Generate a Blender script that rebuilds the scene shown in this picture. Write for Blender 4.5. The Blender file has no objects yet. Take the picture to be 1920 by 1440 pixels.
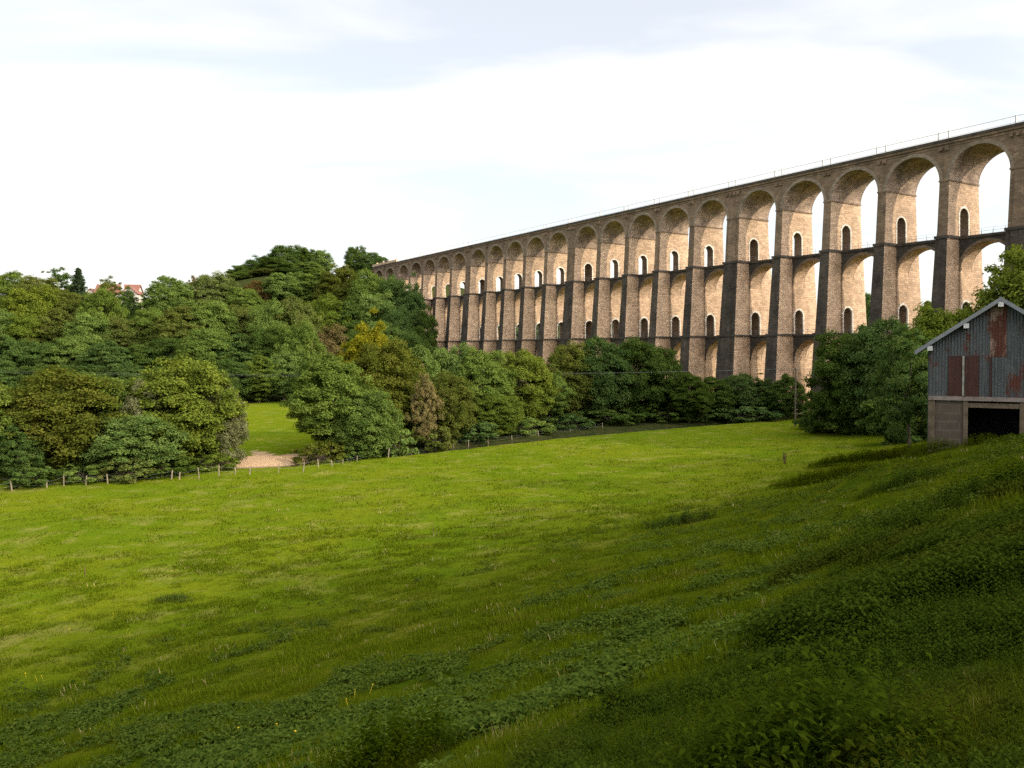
import bpy, bmesh, math, random
import numpy as np
from mathutils import Vector, Matrix

R = math.radians
scene = bpy.context.scene
COL = scene.collection

# ------------------------------------------------------------------ camera
F = 1553.0                      # focal length in photo pixels (28 mm equivalent)
HORIZON = 657.0
PITCH = 1.2
cam_d = bpy.data.cameras.new('camera')
cam = bpy.data.objects.new('camera', cam_d)
COL.objects.link(cam)
scene.camera = cam
cam_d.sensor_width = 36.0
cam_d.lens = F / 1920.0 * 36.0
cam_d.clip_start = 0.1
cam_d.clip_end = 6000
cam.location = (0, 0, 0)
cam.rotation_euler = (R(90 - PITCH), 0, 0)
cam_d.shift_y = -(720 - HORIZON - F * math.tan(R(PITCH))) / 1920.0

# ------------------------------------------------------------------ light
SUN_EL = 25.0
SUN_AZ = Vector((0.924, -0.382))         # horizontal direction towards the sun
world = bpy.data.worlds.new('World')
scene.world = world
world.use_nodes = True
wt = world.node_tree
wt.nodes.clear()
def wn(t, **k):
    n = wt.nodes.new(t)
    for a, b in k.items(): setattr(n, a, b)
    return n
w_out = wn('ShaderNodeOutputWorld')
w_sky = wn('ShaderNodeTexSky', sky_type='NISHITA', sun_disc=False)
w_sky.sun_elevation = R(SUN_EL)
w_sky.sun_rotation = math.atan2(SUN_AZ.x, SUN_AZ.y)
w_sky.air_density = 1.0; w_sky.dust_density = 1.2; w_sky.ozone_density = 1.0
w_bg = wn('ShaderNodeBackground'); w_bg.inputs['Strength'].default_value = 0.13
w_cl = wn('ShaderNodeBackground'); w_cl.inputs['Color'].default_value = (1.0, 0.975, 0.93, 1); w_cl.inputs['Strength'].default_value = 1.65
w_mix = wn('ShaderNodeMixShader')
w_tc = wn('ShaderNodeTexCoord')
w_sep = wn('ShaderNodeSeparateXYZ')
wt.links.new(w_tc.outputs['Generated'], w_sep.inputs[0])
w_zp = wn('ShaderNodeMath', operation='MAXIMUM'); w_zp.inputs[1].default_value = 0.0
wt.links.new(w_sep.outputs['Z'], w_zp.inputs[0])
w_za = wn('ShaderNodeMath', operation='ADD'); w_za.inputs[1].default_value = 0.18
wt.links.new(w_zp.outputs[0], w_za.inputs[0])
w_div = wn('ShaderNodeVectorMath', operation='DIVIDE')
w_cmb = wn('ShaderNodeCombineXYZ'); w_cmb.inputs[2].default_value = 1.0
wt.links.new(w_za.outputs[0], w_cmb.inputs[0]); wt.links.new(w_za.outputs[0], w_cmb.inputs[1])
wt.links.new(w_tc.outputs['Generated'], w_div.inputs[0]); wt.links.new(w_cmb.outputs[0], w_div.inputs[1])
w_map = wn('ShaderNodeMapping'); w_map.inputs['Rotation'].default_value = (0, 0, R(-35)); w_map.inputs['Scale'].default_value = (0.55, 1.25, 1.0)
w_map.inputs['Location'].default_value = (3.1, 1.7, 0)
wt.links.new(w_div.outputs[0], w_map.inputs[0])
w_n = wn('ShaderNodeTexNoise'); w_n.inputs['Scale'].default_value = 1.25; w_n.inputs['Detail'].default_value = 6; w_n.inputs['Roughness'].default_value = 0.52; w_n.inputs['Distortion'].default_value = 0.5
wt.links.new(w_map.outputs[0], w_n.inputs['Vector'])
w_r = wn('ShaderNodeMapRange'); w_r.inputs['From Min'].default_value = 0.37; w_r.inputs['From Max'].default_value = 0.58; w_r.inputs['To Min'].default_value = 0.54; w_r.inputs['To Max'].default_value = 1.0
wt.links.new(w_n.outputs['Fac'], w_r.inputs['Value'])
w_z = wn('ShaderNodeMapRange', interpolation_type='SMOOTHSTEP')         # cloud veil is thick low down, thin overhead
w_z.inputs['From Min'].default_value = 0.42; w_z.inputs['From Max'].default_value = 0.75; w_z.inputs['To Min'].default_value = 1.0; w_z.inputs['To Max'].default_value = 0.75
wt.links.new(w_sep.outputs['Z'], w_z.inputs['Value'])
w_mul = wn('ShaderNodeMath', operation='MULTIPLY')
wt.links.new(w_r.outputs[0], w_mul.inputs[0]); wt.links.new(w_z.outputs[0], w_mul.inputs[1])
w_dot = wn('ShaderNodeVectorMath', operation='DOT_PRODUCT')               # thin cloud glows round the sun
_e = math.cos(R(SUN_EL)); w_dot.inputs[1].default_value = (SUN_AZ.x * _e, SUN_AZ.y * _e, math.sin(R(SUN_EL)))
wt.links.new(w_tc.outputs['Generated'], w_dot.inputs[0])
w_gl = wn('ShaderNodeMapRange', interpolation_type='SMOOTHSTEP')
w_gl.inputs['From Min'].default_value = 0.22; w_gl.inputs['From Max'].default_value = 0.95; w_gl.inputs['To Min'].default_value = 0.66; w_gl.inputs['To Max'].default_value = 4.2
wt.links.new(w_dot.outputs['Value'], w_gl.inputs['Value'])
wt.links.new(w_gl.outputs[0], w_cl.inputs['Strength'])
wt.links.new(w_sky.outputs[0], w_bg.inputs['Color'])
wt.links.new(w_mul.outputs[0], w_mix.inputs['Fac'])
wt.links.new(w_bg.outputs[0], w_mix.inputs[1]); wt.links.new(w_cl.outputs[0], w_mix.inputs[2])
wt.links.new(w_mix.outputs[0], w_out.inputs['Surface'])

sun_d = bpy.data.lights.new('sun', 'SUN')
sun = bpy.data.objects.new('sun', sun_d)
COL.objects.link(sun)
sun_d.energy = 2.15
sun_d.angle = R(0.9)
sun_d.color = (1.0, 0.87, 0.66)
ce = math.cos(R(SUN_EL))
sdir = Vector((SUN_AZ.x * ce, SUN_AZ.y * ce, math.sin(R(SUN_EL)))).normalized()
sun.rotation_euler = sdir.to_track_quat('Z', 'Y').to_euler()
sun.location = sdir * 200

scene.view_settings.view_transform = 'Standard'
scene.view_settings.look = 'None'
scene.view_settings.exposure = 0.88
scene.view_settings.gamma = 1.0
scene.render.engine = 'CYCLES'
scene.cycles.max_bounces = 8
scene.cycles.diffuse_bounces = 5
scene.cycles.transmission_bounces = 3
scene.cycles.use_denoising = False

# ------------------------------------------------------------------ helpers
rng = np.random.default_rng(7)
random.seed(7)

def tag(o, label=None, cat=None, group=None, kind=None):
    if label: o['label'] = label
    if cat: o['category'] = cat
    if group: o['group'] = group
    if kind: o['kind'] = kind
    return o

def empty(name, loc=(0, 0, 0), rz=0.0):
    o = bpy.data.objects.new(name, None)
    o.empty_display_size = 0.5
    COL.objects.link(o)
    o.location = loc
    o.rotation_euler = (0, 0, rz)
    return o

def link_mesh(name, me, parent=None, mats=()):
    o = bpy.data.objects.new(name, me)
    COL.objects.link(o)
    for m in mats: me.materials.append(m)
    if parent is not None: o.parent = parent
    return o

def quads_mesh(name, co, faces_n, attr=None, smooth=False, mat_idx=None):
    """co: (F*n,3) vertices laid out face after face, every face with n corners"""
    n = faces_n
    nv = len(co); nf = nv // n
    me = bpy.data.meshes.new(name)
    me.vertices.add(nv); me.loops.add(nv); me.polygons.add(nf)
    me.vertices.foreach_set('co', np.ascontiguousarray(co, dtype=np.float32).ravel())
    me.loops.foreach_set('vertex_index', np.arange(nv, dtype=np.int32))
    me.polygons.foreach_set('loop_start', np.arange(0, nv, n, dtype=np.int32))
    if mat_idx is not None: me.polygons.foreach_set('material_index', mat_idx.astype(np.int32))
    if attr is not None:
        a = me.attributes.new('tint', 'FLOAT', 'POINT')
        a.data.foreach_set('value', np.ascontiguousarray(attr, dtype=np.float32))
    me.update(calc_edges=True)
    return me

class MB:
    """collects polygons of one mesh"""
    def __init__(s): s.v = []; s.f = []; s.m = []
    def poly(s, pts, m=0):
        i = len(s.v); s.v.extend([tuple(p) for p in pts]); s.f.append(tuple(range(i, i + len(pts)))); s.m.append(m)
    def hexa(s, a, b, m=0):
        """a, b: bottom and top rings of four points"""
        s.poly(a[::-1], m); s.poly(b, m)
        for i in range(4):
            j = (i + 1) % 4
            s.poly([a[i], a[j], b[j], b[i]], m)
    def box(s, x0, x1, y0, y1, z0, z1, m=0):
        s.hexa([(x0, y0, z0), (x1, y0, z0), (x1, y1, z0), (x0, y1, z0)],
               [(x0, y0, z1), (x1, y0, z1), (x1, y1, z1), (x0, y1, z1)], m)
    def obox(s, mat, x0, x1, y0, y1, z0, z1, m=0):
        c = [(x0, y0, z0), (x1, y0, z0), (x1, y1, z0), (x0, y1, z0), (x0, y0, z1), (x1, y0, z1), (x1, y1, z1), (x0, y1, z1)]
        c = [tuple(mat @ Vector(p)) for p in c]
        s.hexa(c[:4], c[4:], m)
    def tube(s, pts, radii, n=8, m=0, cap=True):
        pts = [Vector(p) for p in pts]
        rings = []
        up = Vector((0.13, 0.31, 0.94)).normalized()
        for i, p in enumerate(pts):
            d = (pts[min(i + 1, len(pts) - 1)] - pts[max(i - 1, 0)]).normalized()
            a = d.cross(up)
            if a.length < 1e-3: a = d.cross(Vector((1, 0, 0)))
            a.normalize(); b = d.cross(a)
            rings.append([p + (a * math.cos(t) + b * math.sin(t)) * radii[i] for t in [2 * math.pi * k / n for k in range(n)]])
        base = len(s.v)
        for r in rings: s.v.extend([tuple(p) for p in r])
        for i in range(len(rings) - 1):
            for k in range(n):
                k2 = (k + 1) % n
                s.f.append((base + i * n + k, base + i * n + k2, base + (i + 1) * n + k2, base + (i + 1) * n + k)); s.m.append(m)
        if cap:
            s.f.append(tuple(base + k for k in range(n))[::-1]); s.m.append(m)
            s.f.append(tuple(base + (len(rings) - 1) * n + k for k in range(n))); s.m.append(m)
    def build(s, name, mats, parent=None, smooth=False, merge=False):
        me = bpy.data.meshes.new(name)
        me.from_pydata(s.v, [], s.f)
        me.polygons.foreach_set('material_index', s.m)
        if merge:
            bm = bmesh.new(); bm.from_mesh(me)
            bmesh.ops.remove_doubles(bm, verts=bm.verts, dist=1e-4)
            bmesh.ops.recalc_face_normals(bm, faces=bm.faces)
            bm.to_mesh(me); bm.free()
        if smooth: me.polygons.foreach_set('use_smooth', [True] * len(me.polygons))
        me.update()
        if not isinstance(mats, (list, tuple)): mats = [mats]
        return link_mesh(name, me, parent, mats)

# value noise on numpy arrays
def _hash(ix, iy, seed):
    h = (ix.astype(np.int64) * 374761393 + iy.astype(np.int64) * 668265263 + seed * 1274126177) & 0xFFFFFFFF
    h = ((h ^ (h >> 13)) * 1274126177) & 0xFFFFFFFF
    return ((h ^ (h >> 16)) & 0xFFFF) / 65535.0
def vnoise(x, y, seed=0):
    x = np.asarray(x, float); y = np.asarray(y, float)
    ix = np.floor(x); iy = np.floor(y); fx = x - ix; fy = y - iy
    fx = fx * fx * (3 - 2 * fx); fy = fy * fy * (3 - 2 * fy)
    a = _hash(ix, iy, seed); b = _hash(ix + 1, iy, seed); c = _hash(ix, iy + 1, seed); d = _hash(ix + 1, iy + 1, seed)
    return (a * (1 - fx) + b * fx) * (1 - fy) + (c * (1 - fx) + d * fx) * fy
def fbm(x, y, seed=0, o=4):
    v = 0; amp = 0.5; t = 0
    for k in range(o):
        v = v + amp * vnoise(x * 2 ** k, y * 2 ** k, seed + k * 17); t += amp; amp *= 0.5
    return v / t
def smooth(a, b, x):
    t = np.clip((np.asarray(x, float) - a) / (b - a), 0, 1)
    return t * t * (3 - 2 * t)

# ------------------------------------------------------------------ materials
def mat(name):
    m = bpy.data.materials.new(name); m.use_nodes = True
    nt = m.node_tree; nt.nodes.clear()
    return m, nt
def N(nt, t, ins=None, **k):
    n = nt.nodes.new(t)
    for a, b in k.items(): setattr(n, a, b)
    for a, b in (ins or {}).items():
        if isinstance(b, bpy.types.NodeSocket): nt.links.new(b, n.inputs[a])
        else: n.inputs[a].default_value = b
    return n
def C(r, g, b): return (r, g, b, 1.0)
def mixc(nt, fac, a, b, mode='MIX'):
    n = nt.nodes.new('ShaderNodeMix'); n.data_type = 'RGBA'; n.blend_type = mode
    for key, v in ((0, fac), (6, a), (7, b)):
        if isinstance(v, bpy.types.NodeSocket): nt.links.new(v, n.inputs[key])
        else: n.inputs[key].default_value = v
    return n.outputs[2]
def rampf(nt, v, a, b, lo=0.0, hi=1.0):
    n = N(nt, 'ShaderNodeMapRange', {'Value': v, 'From Min': a, 'From Max': b, 'To Min': lo, 'To Max': hi}); n.clamp = True
    return n.outputs[0]
def noise(nt, vec, scale, detail=4, rough=0.55, dist=0.0):
    return N(nt, 'ShaderNodeTexNoise', {'Vector': vec, 'Scale': scale, 'Detail': detail, 'Roughness': rough, 'Distortion': dist}).outputs['Fac']
def mul(nt, a, b):
    return N(nt, 'ShaderNodeMath', {0: a, 1: b}, operation='MULTIPLY').outputs[0]
def scaled(nt, vec, s):
    return N(nt, 'ShaderNodeVectorMath', {0: vec, 1: s}, operation='MULTIPLY').outputs[0]
def finish(nt, col, rough=0.9, bump=None, bstr=0.4, bdist=0.05, metal=0.0, spec=0.3):
    b = N(nt, 'ShaderNodeBsdfPrincipled', {'Roughness': rough, 'Metallic': metal, 'Specular IOR Level': spec})
    if isinstance(col, bpy.types.NodeSocket): nt.links.new(col, b.inputs['Base Color'])
    else: b.inputs['Base Color'].default_value = col
    if bump is not None:
        bn = N(nt, 'ShaderNodeBump', {'Height': bump, 'Strength': bstr, 'Distance': bdist})
        nt.links.new(bn.outputs[0], b.inputs['Normal'])
    o = N(nt, 'ShaderNodeOutputMaterial', {'Surface': b.outputs[0]})
    return b

def stone(name, base, dark, stain, white=0.0, streak=0.35, hi=0.55):
    """coursed limestone: blocks, mortar, patchy weathering, run-off streaks"""
    m, nt = mat(name)
    tc = N(nt, 'ShaderNodeTexCoord').outputs['Object']
    sp = N(nt, 'ShaderNodeSeparateXYZ', {0: tc})
    xy = N(nt, 'ShaderNodeMath', {0: sp.outputs[0], 1: sp.outputs[1]}, operation='ADD').outputs[0]
    bv = N(nt, 'ShaderNodeCombineXYZ', {0: xy, 1: sp.outputs[2], 2: 0.0}).outputs[0]
    br = N(nt, 'ShaderNodeTexBrick', {'Vector': bv, 'Scale': 1.0, 'Mortar Size': 0.028, 'Mortar Smooth': 0.2, 'Bias': -0.1, 'Brick Width': 0.95, 'Row Height': 0.42,
                                      'Color1': C(0.50, 0.50, 0.50), 'Color2': C(1.30, 1.28, 1.25), 'Mortar': C(0.42, 0.40, 0.38)})
    n1 = noise(nt, tc, 0.35, 5, 0.6)
    n2 = noise(nt, scaled(nt, tc, (1.0, 1.0, 0.12)), 0.9, 4, 0.6)       # vertical streaks
    n3 = noise(nt, tc, 1.7, 5, 0.7)
    f1 = mul(nt, rampf(nt, n1, 0.38, 0.66), stain)
    col = mixc(nt, f1, C(*base), C(*dark))
    col = mixc(nt, mul(nt, rampf(nt, n2, 0.52, 0.75), streak), col, C(*[d * 0.7 for d in dark]))
    col = mixc(nt, mul(nt, rampf(nt, n3, 0.55, 0.75), 0.28), col, C(*[min(1, b * 1.35) for b in base]))
    col = mixc(nt, 0.5, col, br.outputs['Color'], 'MULTIPLY')
    vo = N(nt, 'ShaderNodeTexVoronoi', {'Vector': scaled(nt, tc, (1, 1, 1.6)), 'Scale': 0.9}).outputs['Distance']
    col = mixc(nt, mul(nt, rampf(nt, vo, 0.2, 0.1), 0.7), col, C(*[d * 0.5 for d in dark]))
    if white > 0:
        n4 = noise(nt, scaled(nt, tc, (1, 1, 0.18)), 1.6, 5, 0.7)
        col = mixc(nt, mul(nt, rampf(nt, n4, 0.63, 0.72), white), col, C(0.42, 0.40, 0.36))
    oi = N(nt, 'ShaderNodeObjectInfo').outputs['Random']
    col = N(nt, 'ShaderNodeHueSaturation', {'Hue': 0.5, 'Saturation': 1.0, 'Value': rampf(nt, oi, 0, 1, 0.90, 1.10), 'Color': col}).outputs[0]
    finish(nt, col, 0.92, N(nt, 'ShaderNodeMath', {0: n3, 1: br.outputs['Fac']}, operation='SUBTRACT').outputs[0], 0.5, 0.08)
    return m

M = {}
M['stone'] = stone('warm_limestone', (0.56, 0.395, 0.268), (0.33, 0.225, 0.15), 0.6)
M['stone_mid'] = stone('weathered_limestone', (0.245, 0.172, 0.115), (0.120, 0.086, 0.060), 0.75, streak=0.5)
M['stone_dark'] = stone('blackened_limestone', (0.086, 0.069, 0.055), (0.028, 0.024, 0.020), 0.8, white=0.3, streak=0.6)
M['stone_pale'] = stone('dressed_limestone', (0.78, 0.72, 0.64), (0.30, 0.24, 0.19), 0.35)
M['stone_ring'] = stone('arch_ring_limestone', (0.28, 0.225, 0.17), (0.16, 0.125, 0.095), 0.5)
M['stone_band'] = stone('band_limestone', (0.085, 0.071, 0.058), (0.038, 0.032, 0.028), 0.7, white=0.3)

def plain(name, c, var=0.3, scale=3.0, rough=0.8, spec=0.3, dark=None):
    m, nt = mat(name)
    tc = N(nt, 'ShaderNodeTexCoord').outputs['Object']
    n1 = noise(nt, tc, scale, 5, 0.65)
    d = dark or tuple(x * (1 - var) for x in c)
    col = mixc(nt, rampf(nt, n1, 0.35, 0.65), C(*c), C(*d))
    finish(nt, col, rough, n1, 0.25, 0.03, spec=spec)
    return m
M['stone_lime'] = stone('lime_streaked_limestone', (0.56, 0.40, 0.26), (0.32, 0.21, 0.13), 0.7, white=0.9, streak=0.5)
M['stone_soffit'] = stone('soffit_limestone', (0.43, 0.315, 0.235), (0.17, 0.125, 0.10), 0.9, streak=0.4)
M['rail'] = plain('painted_rail', (0.62, 0.60, 0.57), 0.2)
M['parapet'] = plain('parapet_stone', (0.55, 0.40, 0.27), 0.35, 0.8)
M['wood_post'] = plain('weathered_post', (0.30, 0.235, 0.165), 0.45, 6)
M['wood_dark'] = plain('dark_timber', (0.16, 0.12, 0.085), 0.5, 4)
M['wire'] = plain('wire_metal', (0.30, 0.30, 0.31), 0.1)
M['cable'] = plain('overhead_cable', (0.16, 0.165, 0.16), 0.1)
M['bark'] = plain('bark', (0.13, 0.10, 0.07), 0.55, 5)
M['bark_pale'] = plain('pale_bark', (0.26, 0.21, 0.15), 0.5, 5)

def leaf_mat(name, c_lo, c_hi, trans=0.3, accent=None, acc_amt=0.0, spec=0.0, rough=0.9):
    m, nt = mat(name)
    at = N(nt, 'ShaderNodeAttribute', attribute_name='tint').outputs['Fac']
    oi = N(nt, 'ShaderNodeObjectInfo').outputs['Random']
    col = mixc(nt, at, C(*c_lo), C(*c_hi))
    tc = N(nt, 'ShaderNodeTexCoord').outputs['Object']
    if accent:
        n1 = noise(nt, tc, 0.45, 3, 0.6)
        col = mixc(nt, mul(nt, rampf(nt, n1, 0.52, 0.66), acc_amt), col, C(*accent))
    hs = N(nt, 'ShaderNodeHueSaturation', {'Hue': rampf(nt, oi, 0, 1, 0.488, 0.512), 'Saturation': rampf(nt, oi, 0, 1, 1.05, 0.9), 'Value': rampf(nt, oi, 0, 1, 0.85, 1.15), 'Color': col}).outputs[0]
    p = N(nt, 'ShaderNodeBsdfPrincipled', {'Base Color': hs, 'Roughness': rough, 'Specular IOR Level': spec})
    tcol = mixc(nt, 0.5, hs, C(c_hi[0] * 1.5, c_hi[1] * 1.4, c_hi[2] * 0.6))
    t = N(nt, 'ShaderNodeBsdfTranslucent', {'Color': tcol})
    mx = N(nt, 'ShaderNodeMixShader', {'Fac': trans, 1: p.outputs[0], 2: t.outputs[0]})
    N(nt, 'ShaderNodeOutputMaterial', {'Surface': mx.outputs[0]})
    return m
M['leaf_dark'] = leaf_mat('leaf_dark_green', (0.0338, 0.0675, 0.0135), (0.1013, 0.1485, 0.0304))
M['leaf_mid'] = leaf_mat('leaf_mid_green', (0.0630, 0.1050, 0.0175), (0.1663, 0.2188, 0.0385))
M['leaf_olive'] = leaf_mat('leaf_olive', (0.058, 0.080, 0.014), (0.148, 0.168, 0.032), accent=(0.16, 0.125, 0.036), acc_amt=0.28)
M['leaf_fresh'] = leaf_mat('leaf_yellow_green', (0.074, 0.106, 0.012), (0.175, 0.205, 0.024), accent=(0.06, 0.095, 0.014), acc_amt=0.5)
M['leaf_gold'] = leaf_mat('leaf_golden', (0.1105, 0.1300, 0.0130), (0.2990, 0.2795, 0.0286))
M['leaf_rust'] = leaf_mat('leaf_rusty', (0.0862, 0.0633, 0.0207), (0.1782, 0.1207, 0.0403), accent=(0.0805, 0.1035, 0.0207), acc_amt=0.8)
M['leaf_tan'] = leaf_mat('leaf_tan', (0.1265, 0.0978, 0.0310), (0.2530, 0.1840, 0.0690), accent=(0.0978, 0.1150, 0.0230), acc_amt=0.7)
M['leaf_grey'] = leaf_mat('leaf_grey_green', (0.0972, 0.1076, 0.0448), (0.2392, 0.2467, 0.1196), trans=0.2)
M['leaf_pine'] = leaf_mat('leaf_conifer', (0.0351, 0.0624, 0.0312), (0.0878, 0.1209, 0.0585), trans=0.1)
M['grass'] = leaf_mat('grass_blade', (0.036, 0.062, 0.001), (0.108, 0.140, 0.005), trans=0.25, spec=0.0, rough=0.9, accent=(0.125, 0.120, 0.012), acc_amt=0.4)
M['grass_dry'] = leaf_mat('grass_dry_blade', (0.20, 0.17, 0.06), (0.33, 0.27, 0.11), trans=0.2, spec=0.15, rough=0.7)
M['weed'] = leaf_mat('broad_weed_leaf', (0.0180, 0.0344, 0.0016), (0.0820, 0.1066, 0.0074), trans=0.2)
M['nettle'] = leaf_mat('nettle_leaf', (0.0094, 0.0219, 0.0016), (0.0407, 0.0610, 0.0047), trans=0.2, accent=(0.0547, 0.0516, 0.0047), acc_amt=0.6)
M['petal'] = plain('yellow_petal', (0.75, 0.55, 0.02), 0.15)
M['dead'] = plain('dead_stem', (0.13, 0.075, 0.035), 0.4)

# ------------------------------------------------------------------ terrain
EX, EY = -0.76, 0.65                     # downhill direction of the near bank
S_PTS = np.array([-400, -160, -80, -40, -20, -10, 0, 2.4, 4.8, 9, 15, 24, 36, 54, 80, 120, 3000], float)
Z_PTS = np.array([60, 36, 21, 12.0, 5.2, 0.9, -2.2, -2.95, -3.95, -5.7, -7.8, -10.2, -12.1, -13.3, -13.9, -14.0, -14.0], float)
def pchip(xp, yp, x):
    h = np.diff(xp); d = np.diff(yp) / h
    m = np.zeros_like(yp); m[1:-1] = np.where(d[:-1] * d[1:] > 0, 2 * d[:-1] * d[1:] / (d[:-1] + d[1:] + 1e-12), 0); m[0] = d[0]; m[-1] = d[-1]
    i = np.clip(np.searchsorted(xp, x) - 1, 0, len(xp) - 2)
    t = (x - xp[i]) / h[i]
    return (yp[i] * (1 + 2 * t) * (1 - t) ** 2 + m[i] * h[i] * t * (1 - t) ** 2 + yp[i + 1] * t * t * (3 - 2 * t) + m[i + 1] * h[i] * t * t * (t - 1))
P_CTRL = np.array([(-49, 351, 33), (-60, 420, 36), (-127, 295, 7), (-160, 335, 15), (-200, 300, 7), (-150, 230, -2), (-100, 450, 40), (-122, 440, 40),
                   (-165, 455, 24), (-220, 460, 16), (-300, 400, 10), (0, 450, 30), (-75, 500, 38), (-400, 250, 8), (-85, 300, 11), (30, 520, 22), (150, 560, 10), (320, 560, 10), (-300, 900, 20), (300, 1000, 14)], float)
STREAM = np.array([(-140, 62), (-70, 88), (-45, 96), (-27, 102.5), (-15, 113), (5, 133), (30, 152), (60, 172)], float)
def seg_dist(x, y, line):
    best = np.full(np.shape(x), 1e9)
    for (ax, ay), (bx, by) in zip(line[:-1], line[1:]):
        t = np.clip(((x - ax) * (bx - ax) + (y - ay) * (by - ay)) / ((bx - ax) ** 2 + (by - ay) ** 2), 0, 1)
        best = np.minimum(best, np.hypot(x - ax - t * (bx - ax), y - ay - t * (by - ay)))
    return best
def hill_d(x, y):
    d1 = -(x + 66) * 0.837 + (y - 222) * 0.547
    d1 = np.minimum(d1, (y - 205) * 0.9)
    d2 = y - 400
    return np.maximum(d1, d2 * 0.7)
def ground(x, y):
    x = np.asarray(x, float); y = np.asarray(y, float)
    s = EX * x + EY * y
    z = pchip(S_PTS, Z_PTS, np.clip(s, -399, 2900))
    w = 0; a = 0
    for cx, cy, cz in P_CTRL:
        k = 1.0 / (((x - cx) ** 2 + (y - cy) ** 2) + 400.0) ** 1.6
        w = w + k; a = a + k * cz
    rise = (a / w + 14) * smooth(2, 84, hill_d(x, y))
    z = np.maximum(z, -14 + rise) if False else z + rise * (1 - smooth(-14, 20, z))
    z = z - 0.85 * np.exp(-(seg_dist(x, y, STREAM) / 1.9) ** 2)
    near = 1 - smooth(60, 200, np.hypot(x, y))
    z = z + near * (0.36 * (fbm(x / 7.0, y / 7.0, 3) - 0.5) + 0.20 * (fbm(x / 1.6, y / 1.6, 9) - 0.5)) * smooth(1.5, 7, np.hypot(x, y))
    z = z + 0.6 * np.exp(-((x - 26) ** 2 + (y - 45) ** 2) / 60.0) + 0.75 * np.exp(-((x - 21.5) ** 2 + (y - 45.5) ** 2) / 26.0)
    return z
def gz(x, y): return float(ground(np.array([x]), np.array([y]))[0])
def hit(px, py):
    dx = (px - 960) / F; dz = (HORIZON - py) / F
    ys = np.geomspace(2, 600, 4000)
    g = ground(dx * ys, ys)
    i = np.argmax(g > dz * ys)
    return dx * ys[i], ys[i], g[i]

def axis(lo, hi, n, k):
    a, b = math.asinh(lo / k), math.asinh(hi / k)
    return k * np.sinh(np.linspace(a, b, n))
gx = axis(-900, 900, 520, 9.0); gy = axis(-120, 1900, 560, 9.0)
GX, GY = np.meshgrid(gx, gy)
GZ = ground(GX, GY)
SAND = np.array([(-33, 97), (-24, 102)], float)
nx, ny = len(gx), len(gy)
me = bpy.data.meshes.new('ground')
me.vertices.add(nx * ny)
me.vertices.foreach_set('co', np.stack([GX, GY, GZ], -1).astype(np.float32).ravel())
ii = (np.arange(ny - 1)[:, None] * nx + np.arange(nx - 1)[None, :]).ravel()
quad = np.stack([ii, ii + 1, ii + nx + 1, ii + nx], -1).astype(np.int32)
me.loops.add(quad.size); me.polygons.add(len(quad))
me.loops.foreach_set('vertex_index', quad.ravel())
me.polygons.foreach_set('loop_start', np.arange(0, quad.size, 4, dtype=np.int32))
me.polygons.foreach_set('use_smooth', np.ones(len(quad), bool))
S_G = EX * GX + EY * GY
def weed_mask(x, y):
    """where broad weeds grow on the upper bank (patches along the slope)"""
    s = EX * x + EY * y; c = 0.65 * x + 0.76 * y
    n = 0.6 * fbm(s / 1.7, c / 2.3, 21, 4) + 0.4 * fbm(s / 7.0, c / 9.0, 23, 2)
    return smooth(0.505, 0.575, n) * (1 - smooth(24, 34, s)) * smooth(-1, 2, s)
NET = np.array([(0, -3.5), (5, -1.2), (7.2, .4), (7.8, .9), (9, 1.7), (11.1, 3.2), (13, 4.9), (20, 8.0), (30, 12.6), (45, 19), (60, 25), (80, 34), (3000, 2300)], float)
def nettle_mask(x, y):
    b = np.interp(y, NET[:, 0], NET[:, 1])
    n = fbm(x / 3.0, y / 3.0, 33, 3)
    w = 0.25 + 0.045 * np.maximum(y, 0)
    return smooth(-w, w, x - b + (n - 0.5) * 4.0 * w) * (1 - smooth(46, 60, y)) * (1 - 0.9 * smooth(15, 27, y))
lush = np.clip(1 - smooth(14, 40, S_G + 10 * (fbm(GX / 9, GY / 9, 41) - 0.5)), 0, 1)
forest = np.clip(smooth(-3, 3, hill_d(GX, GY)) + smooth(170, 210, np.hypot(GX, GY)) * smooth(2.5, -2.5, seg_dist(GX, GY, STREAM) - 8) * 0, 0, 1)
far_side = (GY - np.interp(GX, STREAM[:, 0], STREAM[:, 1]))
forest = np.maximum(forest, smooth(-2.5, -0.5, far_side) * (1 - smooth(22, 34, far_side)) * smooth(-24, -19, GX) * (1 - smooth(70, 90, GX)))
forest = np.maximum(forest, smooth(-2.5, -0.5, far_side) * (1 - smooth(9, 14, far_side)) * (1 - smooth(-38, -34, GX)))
sand = np.exp(-(np.hypot((GX + 28.6) / 7.6, (GY - 104.5) / 7.6)) ** 2 * 1.1) * 1.5 + 0.5 * (fbm(GX / 2.0, GY / 2.0, 55) - 0.5)
for (ax, ay, bx, by) in ((-30, 105, -36.5, 116), (-29, 106, -24.5, 116), (-31, 104, -38, 107)):
    sand = sand + 0.75 * np.exp(-(seg_dist(GX, GY, [(ax, ay), (bx, by)]) / 0.9) ** 2)
sand = smooth(0.45, 0.62, sand + 0.5 * (fbm(GX / 0.7, GY / 0.7, 57) - 0.5))
sand = sand * (1 - smooth(0.4, 0.9, -(GY - (101.0 + 0.6 * (GX + 30)))))
for nm, arr in (('lush', lush), ('forest', forest), ('sand', sand), ('nettle', nettle_mask(GX, GY))):
    a = me.attributes.new(nm, 'FLOAT', 'POINT'); a.data.foreach_set('value', arr.astype(np.float32).ravel())
me.update(calc_edges=True)
m, nt = mat('meadow_ground')
tc = N(nt, 'ShaderNodeTexCoord').outputs['Object']
A = lambda n: N(nt, 'ShaderNodeAttribute', attribute_name=n).outputs['Fac']
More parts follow.
